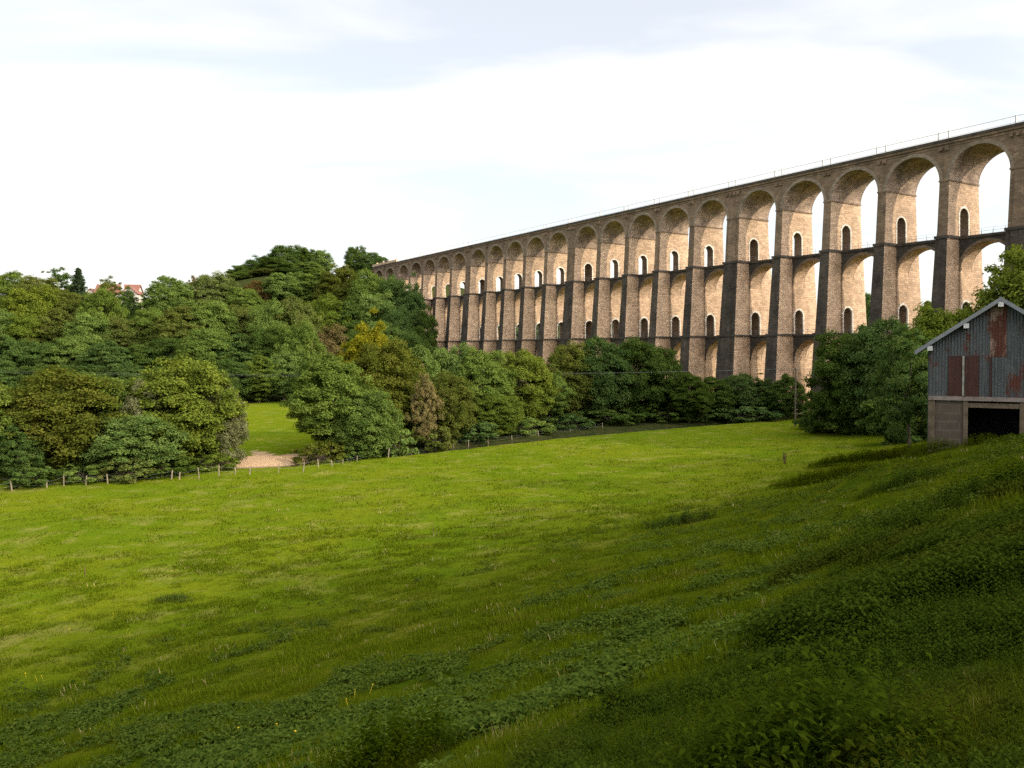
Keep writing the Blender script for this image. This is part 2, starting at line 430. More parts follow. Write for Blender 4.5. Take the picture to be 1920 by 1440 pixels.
nA = noise(nt, tc, 0.11, 4, 0.6); nB = noise(nt, scaled(nt, tc, (1, 1, 1)), 0.9, 5, 0.65, 0.4); nC = noise(nt, tc, 4.5, 5, 0.7); nD = noise(nt, tc, 24.0, 3, 0.6)
nE = noise(nt, tc, 0.35, 4, 0.6, 0.6)
col = mixc(nt, rampf(nt, nA, 0.35, 0.65), C(0.082, 0.128, 0.003), C(0.122, 0.146, 0.005))
col = mixc(nt, mul(nt, rampf(nt, nE, 0.52, 0.68), 0.6), col, C(0.22, 0.195, 0.05))
col = mixc(nt, mul(nt, rampf(nt, nB, 0.54, 0.68), 0.65), col, C(0.055, 0.098, 0.006))
col = mixc(nt, mul(nt, rampf(nt, nC, 0.50, 0.70), 0.5), col, C(0.055, 0.095, 0.010))
col = mixc(nt, mul(nt, rampf(nt, nD, 0.45, 0.75), 0.25), col, C(0.18, 0.185, 0.035))
lcol = mixc(nt, rampf(nt, nE, 0.40, 0.62), C(0.036, 0.060, 0.002), C(0.070, 0.080, 0.003))
lcol = mixc(nt, mul(nt, rampf(nt, nC, 0.50, 0.66), 0.6), lcol, C(0.018, 0.034, 0.002))
lcol = mixc(nt, mul(nt, rampf(nt, nD, 0.5, 0.75), 0.3), lcol, C(0.13, 0.13, 0.03))
col = mixc(nt, A('lush'), col, lcol)
col = mixc(nt, mul(nt, A('nettle'), 0.7), col, C(0.020, 0.040, 0.007))
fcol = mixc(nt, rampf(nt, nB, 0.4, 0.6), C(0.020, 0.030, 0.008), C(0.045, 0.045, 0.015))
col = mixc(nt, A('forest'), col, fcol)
scol = mixc(nt, rampf(nt, nC, 0.35, 0.65), C(0.50, 0.345, 0.21), C(0.33, 0.215, 0.125))
sfac = N(nt, 'ShaderNodeMath', {0: A('sand'), 1: rampf(nt, nC, 0.3, 0.7, -0.45, 0.45)}, operation='ADD').outputs[0]
col = mixc(nt, rampf(nt, sfac, 0.42, 0.60), col, scol)
hsum = N(nt, 'ShaderNodeMath', {0: nC, 1: nD}, operation='ADD').outputs[0]
finish(nt, col, 1.0, hsum, 0.55, 0.16, spec=0.0)
M['ground'] = m
g = link_mesh('ground', me, None, [m]); tag(g, kind='structure')

# stream in its bed behind the fence
m, nt = mat('stream_water')
tc = N(nt, 'ShaderNodeTexCoord').outputs['Object']
nW = noise(nt, tc, 2.5, 3)
finish(nt, C(0.035, 0.033, 0.022), 0.08, nW, 0.08, 0.02, spec=0.5)
mb = MB()
for (ax, ay), (bx, by) in zip(STREAM[:-1], STREAM[1:]):
    d = Vector((bx - ax, by - ay)).normalized(); n2 = Vector((-d.y, d.x))
    za = -14.42; zb = -14.42
    mb.poly([(ax - n2.x * 1.5, ay - n2.y * 1.5, za), (bx - n2.x * 1.5, by - n2.y * 1.5, zb), (bx + n2.x * 1.5, by + n2.y * 1.5, zb), (ax + n2.x * 1.5, ay + n2.y * 1.5, za)])
tag(mb.build('stream', m), kind='structure')

# ------------------------------------------------------------------ viaduct
UX = Vector((-0.526, 0.851, 0))          # along the viaduct, away from the camera
BASE = -14.0
via = empty('stone_viaduct', (83.7, 136.5, BASE), math.atan2(-0.851, 0.526))
tag(via, 'long three-tier stone railway viaduct with tall round arches crossing the valley', 'viaduct')
L5 = 63.0; RA = 5.225; ZC = 30.15        # five-bay module, upper arch radius and spring level
def pier_u(i):
    g, r = divmod(i, 5)
    return L5 * g + (0 if r == 0 else 13.2 + 12.2 * (r - 1))
TIERS = [  # z0, z1, half width thin bottom/top, extra for thick, front v bottom/top
    (-17.0, 3.5, 1.80, 1.45, 1.08, -3.25, -2.0),
    (3.5, 20.3, 1.36, 1.06, 1.03, -1.85, -0.70),
    (20.3, ZC, 0.97, 0.875, 1.0, -0.50, 0.0)]
VC = 4.7                                  # centre line of the viaduct in v
DW, DS = 1.38, 3.85                       # doorway half width, height of its spring
def fz(t, z): return t[5] + (t[6] - t[5]) * (z - t[0]) / (t[1] - t[0])
def hz(t, z, thick): return t[2] + (t[3] - t[2]) * (z - t[0]) / (t[1] - t[0]) + (t[4] if thick else 0)
def Lc(x, v, z): return (x, v, z - BASE)
def ring_pts(r, zs, n=14): return [(VC - r * math.cos(math.pi * k / n), zs + r * math.sin(math.pi * k / n)) for k in range(n + 1)]
STONES = [M['stone'], M['stone_dark'], M['stone_mid'], M['stone_band'], M['stone_pale'], M['stone_soffit']]
I0, I1 = -6, 22
for i in range(I0, I1 + 1):
    u = pier_u(i); xc = -u; thick = i % 5 == 0
    mb = MB()
    doors = []
    for ti, t in enumerate(TIERS):
        z0, z1 = t[0], t[1]
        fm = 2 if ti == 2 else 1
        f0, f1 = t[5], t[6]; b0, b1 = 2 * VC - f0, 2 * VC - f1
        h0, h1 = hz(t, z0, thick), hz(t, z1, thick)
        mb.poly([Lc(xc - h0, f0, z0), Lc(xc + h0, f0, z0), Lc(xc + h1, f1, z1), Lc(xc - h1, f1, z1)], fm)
        mb.poly([Lc(xc + h0, b0, z0), Lc(xc - h0, b0, z0), Lc(xc - h1, b1, z1), Lc(xc + h1, b1, z1)], 0)
        if ti == 2:
            mb.poly([Lc(xc - h1, f1, z1), Lc(xc + h1, f1, z1), Lc(xc + h1, b1, z1), Lc(xc - h1, b1, z1)], 0)
        else:                             # ledge up to the next tier
            t2 = TIERS[ti + 1]; h2 = hz(t2, z1, thick); f2 = t2[5]; b2 = 2 * VC - f2
            o4 = [(xc - h1, f1), (xc + h1, f1), (xc + h1, b1), (xc - h1, b1)]; i4 = [(xc - h2, f2), (xc + h2, f2), (xc + h2, b2), (xc - h2, b2)]
            for q in range(4):
                w = (q + 1) % 4
                mb.poly([Lc(*o4[q], z1), Lc(*o4[w], z1), Lc(*i4[w], z1), Lc(*i4[q], z1)], 3)
        for sg in (-1, 1):
            S = lambda v, z: Lc(xc + sg * hz(t, z, thick), v, z)
            def P(pts):
                pts = [S(v, z) for v, z in pts]
                mb.poly(pts if sg > 0 else pts[::-1], 0)
            if ti == 0:
                P([(f0, z0), (b0, z0), (b1, z1), (f1, z1)])
            else:
                zs = z0 + DS
                P([(f0, z0), (VC - DW, z0), (VC - DW, z1), (f1, z1)])
                P([(VC + DW, z0), (b0, z0), (b1, z1), (VC + DW, z1)])
                arc = ring_pts(DW, zs)
                P([(VC - DW, z1)] + arc + [(VC + DW, z1)][:1] if False else arc + [(VC + DW, z1), (VC - DW, z1)])
                doors.append((ti, sg))
        if ti > 0:
            zs = z0 + DS
            loop = [(VC - DW, z0)] + ring_pts(DW, zs) + [(VC + DW, z0)]
            for (va, za), (vb, zb) in zip(loop[:-1], loop[1:]):
                mb.poly([Lc(xc - hz(t, za, thick), va, za), Lc(xc + hz(t, za, thick), va, za), Lc(xc + hz(t, zb, thick), vb, zb), Lc(xc - hz(t, zb, thick), vb, zb)], 2)
    p = mb.build('pier', STONES, via, merge=True)
    if thick:                             # pilaster on the broad piers
        for ti, t in enumerate(TIERS):
            z0, z1 = t[0], t[1]
            h0, h1 = hz(t, z0, thick), hz(t, z1, thick)
            w0, w1 = h0 * 0.55, h1 * 0.55; zt = z1 - 0.6
            q = lambda z, d: fz(t, z) - d
            pb = MB()
            pb.hexa([Lc(xc - w0, q(z0, 0.28), z0), Lc(xc + w0, q(z0, 0.28), z0), Lc(xc + w0, q(z0, -0.2), z0), Lc(xc - w0, q(z0, -0.2), z0)],
                    [Lc(xc - w1, q(zt, 0.28), zt), Lc(xc + w1, q(zt, 0.28), zt), Lc(xc + w1, q(zt, -0.2), zt), Lc(xc - w1, q(zt, -0.2), zt)])
            pb.build('pilaster', M['stone_mid'] if ti == 2 else M['stone_dark'], p)
    # bands round the pier
    for z, t, d, hh, mi in ((20.35, TIERS[1], 0.22, 0.50, 'stone_band'), (3.55, TIERS[0], 0.25, 0.42, 'stone_band'), (ZC + 0.12, TIERS[2], 0.13, 0.30, 'stone_mid')):
        h = hz(t, t[1], thick) + d; f = t[6] - d
        b_ = MB(); b_.box(xc - h, xc + h, f, 2 * VC - f, z - hh - BASE, z - BASE); b_.build('string_course', M[mi], p)
    # corbels under the cornice
    n = 4 if thick else 2
    for k in range(n):
        x = xc + (k - (n - 1) / 2) * 1.12
        b_ = MB(); b_.box(x - 0.24, x + 0.24, -0.52, 0.1, 35.35 - BASE, 36.02 - BASE); b_.build('corbel', M['stone_mid'], p)
    for ti, sg in doors:                  # dressed stone surround of each doorway
        if sg < 0: continue
        t = TIERS[ti]; zs = t[0] + DS
        for sg2 in (-1, 1):
            d = MB()
            n = 14
            for k in range(n):
                a0, a1 = math.pi * k / n, math.pi * (k + 1) / n
                pts = []
                for (r, a) in ((DW - 0.01, a0), (DW + 0.38, a0), (DW + 0.38, a1), (DW - 0.01, a1)): pts.append((VC - r * math.cos(a), zs + r * math.sin(a)))
                o0 = [Lc(xc + sg2 * (hz(t, z, thick) - 0.05), v, z) for v, z in pts]; o1 = [Lc(xc + sg2 * (hz(t, z, thick) + (0.06 if ti == 2 else 0.28)), v, z) for v, z in pts]
                d.hexa(o0, o1)
            for s3 in (-1, 1):
                v0, v1 = sorted((VC + s3 * (DW - 0.01), VC + s3 * (DW + 0.30)))
                pts = [(v0, t[0] + 0.06), (v1, t[0] + 0.06), (v1, zs), (v0, zs)]
                o0 = [Lc(xc + sg2 * (hz(t, z, thick) - 0.05), v, z) for v, z in pts]; o1 = [Lc(xc + sg2 * (hz(t, z, thick) + (0.06 if ti == 2 else 0.28)), v, z) for v, z in pts]
                d.hexa(o0, o1)
            d.build('doorway_surround', M['stone_pale'], p, merge=True)

ZT = 36.5
def arch_bay(ua, ub, ha, hb, zc_spring, crown, ztop, v0, v1, mats, ring, name, mfront, msoff, na=28, skew=False):
    """one bay between two piers: soffit, two faces, and a proud ring of voussoirs"""
    ca, cb = ua + ha, ub - hb
    r = (cb - ca) / 2; c = (ca + cb) / 2; ry = crown - zc_spring
    mb = MB()
    pts = [(c - r * math.cos(math.pi * k / na), zc_spring + ry * math.sin(math.pi * k / na)) for k in range(na + 1)]
    for (a, za), (b, zb) in zip(pts[:-1], pts[1:]):
        mb.poly([Lc(-a, v0, za), Lc(-b, v0, zb), Lc(-b, v1, zb), Lc(-a, v1, za)], msoff)
        mb.poly([Lc(-a, v0, za), Lc(-a, v0, ztop), Lc(-b, v0, ztop), Lc(-b, v0, zb)], mfront)
        mb.poly([Lc(-a, v1, za), Lc(-b, v1, zb), Lc(-b, v1, ztop), Lc(-a, v1, ztop)], mfront)
    for e, s in ((ua, ca), (cb, ub)):
        if abs(e - s) > 1e-4:
            for v in (v0, v1): mb.poly([Lc(-e, v, zc_spring), Lc(-s, v, zc_spring), Lc(-s, v, ztop), Lc(-e, v, ztop)], mfront)
    mb.poly([Lc(-ua, v0, ztop), Lc(-ub, v0, ztop), Lc(-ub, v1, ztop), Lc(-ua, v1, ztop)], mfront)
    o = mb.build(name, mats, via)
    rings = []
    for va, vb in ((v0 - 0.07, v0 + 0.05), (v1 - 0.05, v1 + 0.07)):
        rb = MB(); rings.append(rb)
        for k in range(na):
            a0, a1 = math.pi * k / na, math.pi * (k + 1) / na
            q = [(c - (r + e) * math.cos(a), zc_spring + (ry + e) * math.sin(a)) for e, a in ((-0.01, a0), (ring, a0), (ring, a1), (-0.01, a1))]
            rb.hexa([Lc(-x, va, z) for x, z in q], [Lc(-x, vb, z) for x, z in q])
    return o, rings
for i in range(I0, I1):
    ua, ub = pier_u(i), pier_u(i + 1)
    ta, tb = i % 5 == 0, (i + 1) % 5 == 0
    t = TIERS[2]
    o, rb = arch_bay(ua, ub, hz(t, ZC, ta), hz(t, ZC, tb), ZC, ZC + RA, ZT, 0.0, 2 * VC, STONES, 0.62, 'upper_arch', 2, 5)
    for r_ in rb: r_.build('arch_ring', M['stone_ring'], o, merge=True)
    for ti, crown, spring, ztop in ((1, 19.0, 14.1, 19.82), (0, 2.25, -2.35, 3.05)):
        t = TIERS[ti]
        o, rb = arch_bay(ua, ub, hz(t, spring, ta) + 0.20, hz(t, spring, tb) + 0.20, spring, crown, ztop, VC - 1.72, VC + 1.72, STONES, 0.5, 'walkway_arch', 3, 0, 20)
        for r_ in rb: r_.build('arch_ring', M['stone_mid'] if ti else M['stone_band'], o, merge=True)
        for uc, sg, th in ((ua, 1, ta), (ub, -1, tb)):      # pilaster strip carrying the arch, pierced by the doorway
            lg = MB(); LW = 1.72
            S = lambda v, z, e=0.20: Lc(-(uc + sg * (hz(t, z, th) + e)), v, z)
            def P(pts, flip=False):
                pts = [S(v, z) for v, z in pts]; lg.poly(pts if sg < 0 else pts[::-1])
            z0 = t[0]
            if ti == 0: P([(VC - LW, z0), (VC + LW, z0), (VC + LW, spring), (VC - LW, spring)])
            else:
                arc = ring_pts(DW, z0 + DS)
                P([(VC - LW, z0), (VC - DW, z0), (VC - DW, spring), (VC - LW, spring)]); P([(VC + DW, z0), (VC + LW, z0), (VC + LW, spring), (VC + DW, spring)])
                P(arc + [(VC + DW, spring), (VC - DW, spring)])
                loop = [(VC - DW, z0)] + arc + [(VC + DW, z0)]
                for (va, za_), (vb, zb_) in zip(loop[:-1], loop[1:]): lg.poly([S(va, za_), S(vb, zb_), S(vb, zb_, -0.05), S(va, za_, -0.05)])
            for v in (VC - LW, VC + LW): lg.poly([S(v, z0, -0.1), S(v, z0), S(v, spring), S(v, spring, -0.1)])
            lg.build('arch_pilaster', M['stone_lime'] if ti == 0 else M['stone'], o, merge=True)
        d = MB()
        ea = ua + hz(t, t[1], ta) - 0.3; eb = ub - hz(t, t[1], tb) + 0.3
        d.box(-eb, -ea, VC - 1.98, VC + 1.98, ztop - BASE, t[1] - 0.02 - BASE)
        dk = d.build('walkway_deck', M['stone_band'], via)
        r = MB()
        for v in (VC - 1.75, VC + 1.75):
            for z, th in ((t[1] + 1.0, 0.014), (t[1] + 0.55, 0.010)):
                r.box(-eb + 0.3, -ea - 0.3, v - th, v + th, z - BASE - th, z - BASE + th)
            for k in range(6):
                x = -ea - 0.3 - (eb - ea - 0.6) * k / 5
                r.box(x - 0.02, x + 0.02, v - 0.02, v + 0.02, t[1] - 0.02 - BASE, t[1] + 1.0 - BASE)
        r.build('handrail', M['wire'], dk)
xa, xb = -pier_u(I1) , -pier_u(I0)
mb = MB()
mb.box(xa, xb, -0.42, 2 * VC + 0.42, 36.95 - BASE, 37.38 - BASE, 1)
mb.box(xa, xb, -0.26, 2 * VC + 0.26, 36.5 - BASE, 36.95 - BASE, 0)
mb.box(xa, xb, -0.10, 2 * VC + 0.10, 36.02 - BASE, 36.2 - BASE, 0)
mb.build('cornice', [M['stone_mid'], M['stone_band']], via)
for v in (-0.3, 2 * VC + 0.3):            # railing in bays, posts in pairs over each pier
    r = MB()
    U_END = pier_u(20) - 1.0
    for i in range(I0, 21):
        u = pier_u(i)
        for du in (-0.95, 0.95):
            if u + du > U_END: continue
            r.box(-u - du - 0.11, -u - du + 0.11, v - 0.09, v + 0.09, 37.38 - BASE, 38.72 - BASE)
    u0 = pier_u(I0)
    for z, th in ((38.58, 0.04), (37.55, 0.03)):
        r.box(-U_END, -u0, v - 0.03, v + 0.03, z - th - BASE, z + th - BASE)
    k = u0
    while k < U_END:
        r.box(-k - 0.016, -k + 0.016, v - 0.016, v + 0.016, 37.38 - BASE, 38.58 - BASE); k += 1.2
    r.build('railing', M['rail'], via)
    r = MB()
    r.box(-pier_u(I1), -U_END, v - 0.2, v + 0.2, 37.38 - BASE, 38.35 - BASE)
    k = U_END + 0.3
    while k < pier_u(I1):
        r.box(-k - 0.35, -k + 0.35, v - 0.32, v + 0.32, 37.38 - BASE, 38.75 - BASE); k += 7.0
    r.build('parapet', M['parapet'], via)
# ------------------------------------------------------------------ barn
BC = Vector((26.5, 45.0, 0)); BW = Vector((0.882, -0.471, 0)); BD = Vector((0.471, 0.882, 0))
BZ = -5.9
barn = empty('corrugated_barn', (BC.x, BC.y, BZ), math.atan2(BW.y, BW.x))
tag(barn, 'weathered corrugated iron barn with rusty panels and a dark open doorway', 'barn')
def bpt(px, py):
    """photo pixel on the gable plane -> local across, local up"""
    r = (px - 960) / F
    a = (r * BC.y - BC.x) / (BW.x - r * BW.y)
    y = BC.y + a * BW.y
    return a, (HORIZON - py) / F * y - BZ
def zb(zx, zy): return bpt(1640 + zx / 4.5, 540 + zy / 4.5)       # from the enlarged view
def sheet_mat(name, base, rust, amt, seed):
    m, nt = mat(name)
    tc = N(nt, 'ShaderNodeTexCoord').outputs['Object']
    tv = N(nt, 'ShaderNodeVectorMath', {0: tc, 1: (seed * 3.7, seed * 1.3, seed * 5.1)}, operation='ADD').outputs[0]
    n1 = noise(nt, scaled(nt, tv, (1.6, 1.0, 0.7)), 1.1, 5, 0.65)
    n2 = noise(nt, scaled(nt, tv, (4, 1, 0.5)), 1.8, 4, 0.6)
    n3 = noise(nt, tv, 9.0, 3, 0.6)
    col = mixc(nt, rampf(nt, n2, 0.35, 0.65), C(*base), C(*[b * 0.62 for b in base]))
    col = mixc(nt, rampf(nt, n1, 0.62 - amt, 0.72 - amt), col, C(*rust))
    col = mixc(nt, mul(nt, rampf(nt, n3, 0.5, 0.7), 0.25), col, C(*[r * 0.5 for r in rust]))
    finish(nt, col, 0.6, n3, 0.15, 0.02, spec=0.35)
    return m
GREY = (0.085, 0.098, 0.104); RUST = (0.085, 0.026, 0.016)
hw = 3.42; slope = 0.70
_, z_peak = bpt(1875, 560)
eave_wall = z_peak - hw * slope
def roof_z(a): return z_peak - abs(a) * slope
def sheet(name, a0, a1, z0, z1, m, off=0.0, pitch=0.15, amp=0.022, label=None):
    nseg = max(6, int((a1 - a0) / pitch * 6))
    mb = MB()
    cols = []
    for k in range(nseg + 1):
        a = a0 + (a1 - a0) * k / nseg
        y = -0.03 - off + amp * math.sin(2 * math.pi * a / pitch)
        cols.append((a, y, z0, min(z1, roof_z(a) - 0.10)))
    for p, q in zip(cols[:-1], cols[1:]):
        if p[3] <= p[2] and q[3] <= q[2]: continue
        t0, t1 = max(p[3], p[2] + .001), max(q[3], q[2] + .001)
        mb.poly([(p[0], p[1], p[2]), (q[0], q[1], q[2]), (q[0], q[1], t1), (p[0], p[1], t0)])
        mb.poly([(q[0], q[1] + 0.012, q[2]), (p[0], p[1] + 0.012, p[2]), (p[0], p[1] + 0.012, t0), (q[0], q[1] + 0.012, t1)])
        mb.poly([(p[0], p[1], p[2]), (p[0], p[1] + 0.012, p[2]), (q[0], q[1] + 0.012, q[2]), (q[0], q[1], q[2])])
    o = mb.build(name, m, barn)
    if label: o['label'] = label
    return o
SH = [  # zoom-view x0, x1, y top, y bottom, material
    (462, 640, 0, 578, ('g', 0.02), None), (640, 806, 0, 576, ('g', 0.10), None), (804, 974, 0, 572, ('g', 0.05), None),
    (974, 1112, 60, 582, ('r', 0.0), 'rust streaked hatch sheet below the roof peak'), (1112, 1400, 60, 586, ('g', 0.0), None), (1400, 1760, 0, 586, ('g', 0.03), None),
    (462, 622, 570, 914, ('g', 0.09), None), (885, 975, 566, 920, ('g', 0.04), None), (986, 1112, 584, 922, ('g', 0.06), None), (1112, 1290, 586, 922, ('g', 0.12), None), (1290, 1760, 586, 922, ('g', 0.08), None)]
for k, (x0, x1, yt, yb, (kind, amt), lab) in enumerate(SH):
    (a0, z0), (a1, _) = zb(x0, yb), zb(x1, yb); _, z1 = zb(x0, yt)
    a0 = max(a0, -hw); a1 = min(a1, hw)
    mm = sheet_mat('iron_sheet_%d' % k, GREY, RUST, amt, k + 1) if kind == 'g' else sheet_mat('rusty_sheet_%d' % k, (0.30, 0.21, 0.16), RUST, 0.17, k + 1)
    sheet('metal_sheet', a0, a1, z0, z1, mm, 0.0 + 0.012 * (k % 2), label=lab)
M['rust'] = sheet_mat('rust_door_paint', (0.060, 0.019, 0.014), (0.030, 0.011, 0.009), 0.1, 31)
for x0, x1 in ((624, 738), (762, 882)):
    (a0, z0), (a1, z1) = zb(x0, 916), zb(x1, 572)
    o = sheet('rusty_door', a0, a1, z0, z1, M['rust'], 0.05, 0.2, 0.008, 'dark red rusty door leaf')
(a0, z0), (a1, z1) = zb(740, 908), zb(758, 576)
mb = MB(); mb.box(a0, a1, -0.12, -0.05, z0, z1); mb.build('door_batten', plain('pale_batten', (0.34, 0.33, 0.28), 0.5, 3), barn)
(a0, z0), (a1, z1) = zb(974, 922), zb(986, 580)
mb = MB(); mb.box(a0, a1, -0.12, -0.03, z0, z1); mb.build('rust_strip', M['rust'], barn)
DEPTH = 9.0
M['barn_in'] = plain('inner_boarding', (0.05, 0.045, 0.04), 0.4)
M['conc'] = plain('stained_concrete', (0.15, 0.112, 0.075), 0.5, 1.6)
M['beam'] = plain('grey_beam', (0.27, 0.225, 0.20), 0.45, 2.5)
bm_ = MB()                                 # timber lining behind the sheets, side and back walls
ztopw = zb(600, 940)[1]
bm_.poly([(-hw, 0.06, ztopw), (hw, 0.06, ztopw), (hw, 0.06, eave_wall - 0.12), (0, 0.06, z_peak - 0.12), (-hw, 0.06, eave_wall - 0.12)])
bm_.poly([(-hw, DEPTH, -0.5), (-hw, DEPTH, eave_wall - 0.12), (0, DEPTH, z_peak - 0.12), (hw, DEPTH, eave_wall - 0.12), (hw, DEPTH, -0.5)])
for s in (-1, 1): bm_.box(s * hw - 0.06, s * hw + 0.06, 0.07, DEPTH, -0.5, eave_wall - 0.05)
bm_.build('wall', [plain('side_sheet', GREY, 0.4, 2.0)], barn)
fl = MB(); fl.box(-hw + 0.1, hw - 0.1, 0.4, DEPTH - 0.1, ztopw + 0.2, ztopw + 0.35); fl.build('loft_floor', M['barn_in'], barn)
# beam and ground-floor masonry
mb = MB(); za, zbm = zb(600, 946)[1], zb(600, 912)[1]
mb.box(-hw - 0.03, hw + 0.03, -0.16, 0.12, za, zbm); mb.build('beam', M['beam'], barn)
def post(zx0, zx1, name):
    a0, a1 = zb(zx0, 1100)[0], zb(zx1, 1100)[0]
    mb = MB(); mb.box(a0, a1, -0.10, 0.22, -0.6, za - 0.02); mb.build(name, M['conc'], barn)
post(456, 512, 'post'); post(752, 792, 'post'); post(1230, 1300, 'post')
a0, a1 = zb(512, 1100)[0], zb(752, 1100)[0]
m, nt = mat('concrete_blocks')
tc = N(nt, 'ShaderNodeTexCoord').outputs['Object']
sp = N(nt, 'ShaderNodeSeparateXYZ', {0: tc}); bv = N(nt, 'ShaderNodeCombineXYZ', {0: sp.outputs[0], 1: sp.outputs[2], 2: 0.0}).outputs[0]
br = N(nt, 'ShaderNodeTexBrick', {'Vector': bv, 'Scale': 1.0, 'Brick Width': 0.95, 'Row Height': 0.48, 'Mortar Size': 0.03, 'Color1': C(0.085, 0.066, 0.050), 'Color2': C(0.100, 0.077, 0.058), 'Mortar': C(0.125, 0.100, 0.080)})
nn = noise(nt, tc, 2.2, 5, 0.65)
finish(nt, mixc(nt, mul(nt, rampf(nt, nn, 0.45, 0.65), 0.7), br.outputs['Color'], C(0.07, 0.055, 0.045)), 0.9, nn, 0.3, 0.03)
mb = MB(); mb.box(a0, a1, -0.02, 0.16, -0.6, za - 0.02); mb.build('block_wall', m, barn)
mb = MB(); mb.box(zb(1300, 1100)[0], hw, -0.02, 0.16, -0.6, za - 0.02); mb.build('block_wall', m, barn)
a0, a1 = zb(790, 1100)[0], zb(1232, 1100)[0]
mb = MB(); mb.box(a0, a1, -0.07, 0.16, zb(800, 1008)[1], zb(800, 968)[1]); mb.build('lintel', M['wood_dark'], barn)
# roof
M['roof'] = sheet_mat('roof_sheet', (0.20, 0.215, 0.225), RUST, -0.02, 17)
ov, fo = 0.72, 0.55
for s in (-1, 1):
    rb = MB(); n = 90
    prev = None
    for k in range(n + 1):
        y = -fo + (DEPTH + 2 * fo) * k / n
        dz = 0.03 * math.sin(2 * math.pi * y / 0.2)
        cur = [(0, y, z_peak + dz + 0.02), (s * (hw + ov), y, z_peak - (hw + ov) * slope + dz + 0.02)]
        if prev:
            q = [prev[0], prev[1], cur[1], cur[0]]
            rb.poly(q if s < 0 else q[::-1])
            q = [(x, yy, z - 0.03) for x, yy, z in q]
            rb.poly(q[::-1] if s < 0 else q)
        prev = cur
    ro = rb.build('roof_slope', M['roof'], barn)
    bg = MB(); d = 0.24
    A0 = (0, -fo - 0.03, z_peak + 0.075); A1 = (s * (hw + ov), -fo - 0.03, z_peak - (hw + ov) * slope + 0.075)
    bg.hexa([(A0[0], A0[1], A0[2] - d), (A1[0], A1[1], A1[2] - d), (A1[0], A1[1] + 0.06, A1[2] - d), (A0[0], A0[1] + 0.06, A0[2] - d)],
            [A0, A1, (A1[0], A1[1] + 0.06, A1[2]), (A0[0], A0[1] + 0.06, A0[2])])
    bg.build('barge_board', plain('grey_barge', (0.21, 0.225, 0.24), 0.25, 2.0), ro)
M['purlin'] = plain('pale_purlin', (0.62, 0.62, 0.62), 0.3, 5)
for a in (0.0, -1.62, -3.38, 1.62, 3.38):
    pb = MB(); zz = roof_z(a) - 0.10
    pb.box(a - 0.13, a + 0.13, -fo - 0.02, DEPTH + 0.4, zz - 0.36, zz - 0.10)
    pb.build('purlin', M['purlin'], barn)

# ------------------------------------------------------------------ house on the hill
hx, hy = -161.0, 335.0
hb = 26.6 * 335 / 330 - 10.2
house = empty('red_roofed_house', (hx, hy, hb), R(8))
tag(house, 'pale house with red tiled roof showing above the hillside trees', 'house')
M['render'] = plain('cream_render', (0.50, 0.44, 0.38), 0.15, 1.0)
M['tiles'] = plain('red_tiles', (0.22, 0.095, 0.068), 0.3, 1.2)
M['white'] = plain('white_paint', (0.60, 0.58, 0.55), 0.1)
M['pane'] = plain('window_dark', (0.05, 0.055, 0.06), 0.2, rough=0.2, spec=0.6)
def gabled(x0, x1, y0, y1, zw, zr, along='x', chim=()):
    mb = MB(); mb.box(x0, x1, y0, y1, 0, zw)
    rb = MB(); o = 0.5
    if along == 'x':
        ym = (y0 + y1) / 2
        for x in (x0, x1): mb.poly([(x, y0, zw), (x, y1, zw), (x, ym, zr)])
        rb.hexa([(x0 - o, y0 - o, zw - 0.3), (x1 + o, y0 - o, zw - 0.3), (x1 + o, ym, zr), (x0 - o, ym, zr)], [(x0 - o, y0 - o, zw - 0.02), (x1 + o, y0 - o, zw - 0.02), (x1 + o, ym, zr + 0.28), (x0 - o, ym, zr + 0.28)])
        rb.hexa([(x0 - o, ym, zr), (x1 + o, ym, zr), (x1 + o, y1 + o, zw - 0.3), (x0 - o, y1 + o, zw - 0.3)], [(x0 - o, ym, zr + 0.279), (x1 + o, ym, zr + 0.279), (x1 + o, y1 + o, zw - 0.02), (x0 - o, y1 + o, zw - 0.02)])
    else:
        xm = (x0 + x1) / 2
        for y in (y0, y1): mb.poly([(x0, y, zw), (x1, y, zw), (xm, y, zr)])
        rb.hexa([(x0 - o, y0 - o, zw - 0.3), (xm, y0 - o, zr), (xm, y1 + o, zr), (x0 - o, y1 + o, zw - 0.3)], [(x0 - o, y0 - o, zw - 0.02), (xm, y0 - o, zr + 0.28), (xm, y1 + o, zr + 0.28), (x0 - o, y1 + o, zw - 0.02)])
        rb.hexa([(xm, y0 - o, zr), (x1 + o, y0 - o, zw - 0.3), (x1 + o, y1 + o, zw - 0.3), (xm, y1 + o, zr)], [(xm, y0 - o, zr + 0.279), (x1 + o, y0 - o, zw - 0.02), (x1 + o, y1 + o, zw - 0.02), (xm, y1 + o, zr + 0.279)])
    mb.build('wall', M['render'], house); ro = rb.build('roof', M['tiles'], house)
    for cx, cy, ct in chim:
        c = MB(); c.box(cx - 0.5, cx + 0.5, cy - 0.4, cy + 0.4, zr - 1.6, ct); c.box(cx - 0.6, cx + 0.6, cy - 0.5, cy + 0.5, ct - 0.2, ct); c.build('chimney', M['white'], ro)
gabled(-7, 9, 0, 8, 6.4, 9.9, 'x', ((-6.0, 4.0, 11.0),))
gabled(4.2, 10.2, -4, 4, 6.0, 8.8, 'y', ((3.2, 1.0, 10.2),))
gabled(-11.5, -6.5, 1, 8, 5.4, 8.0, 'y')
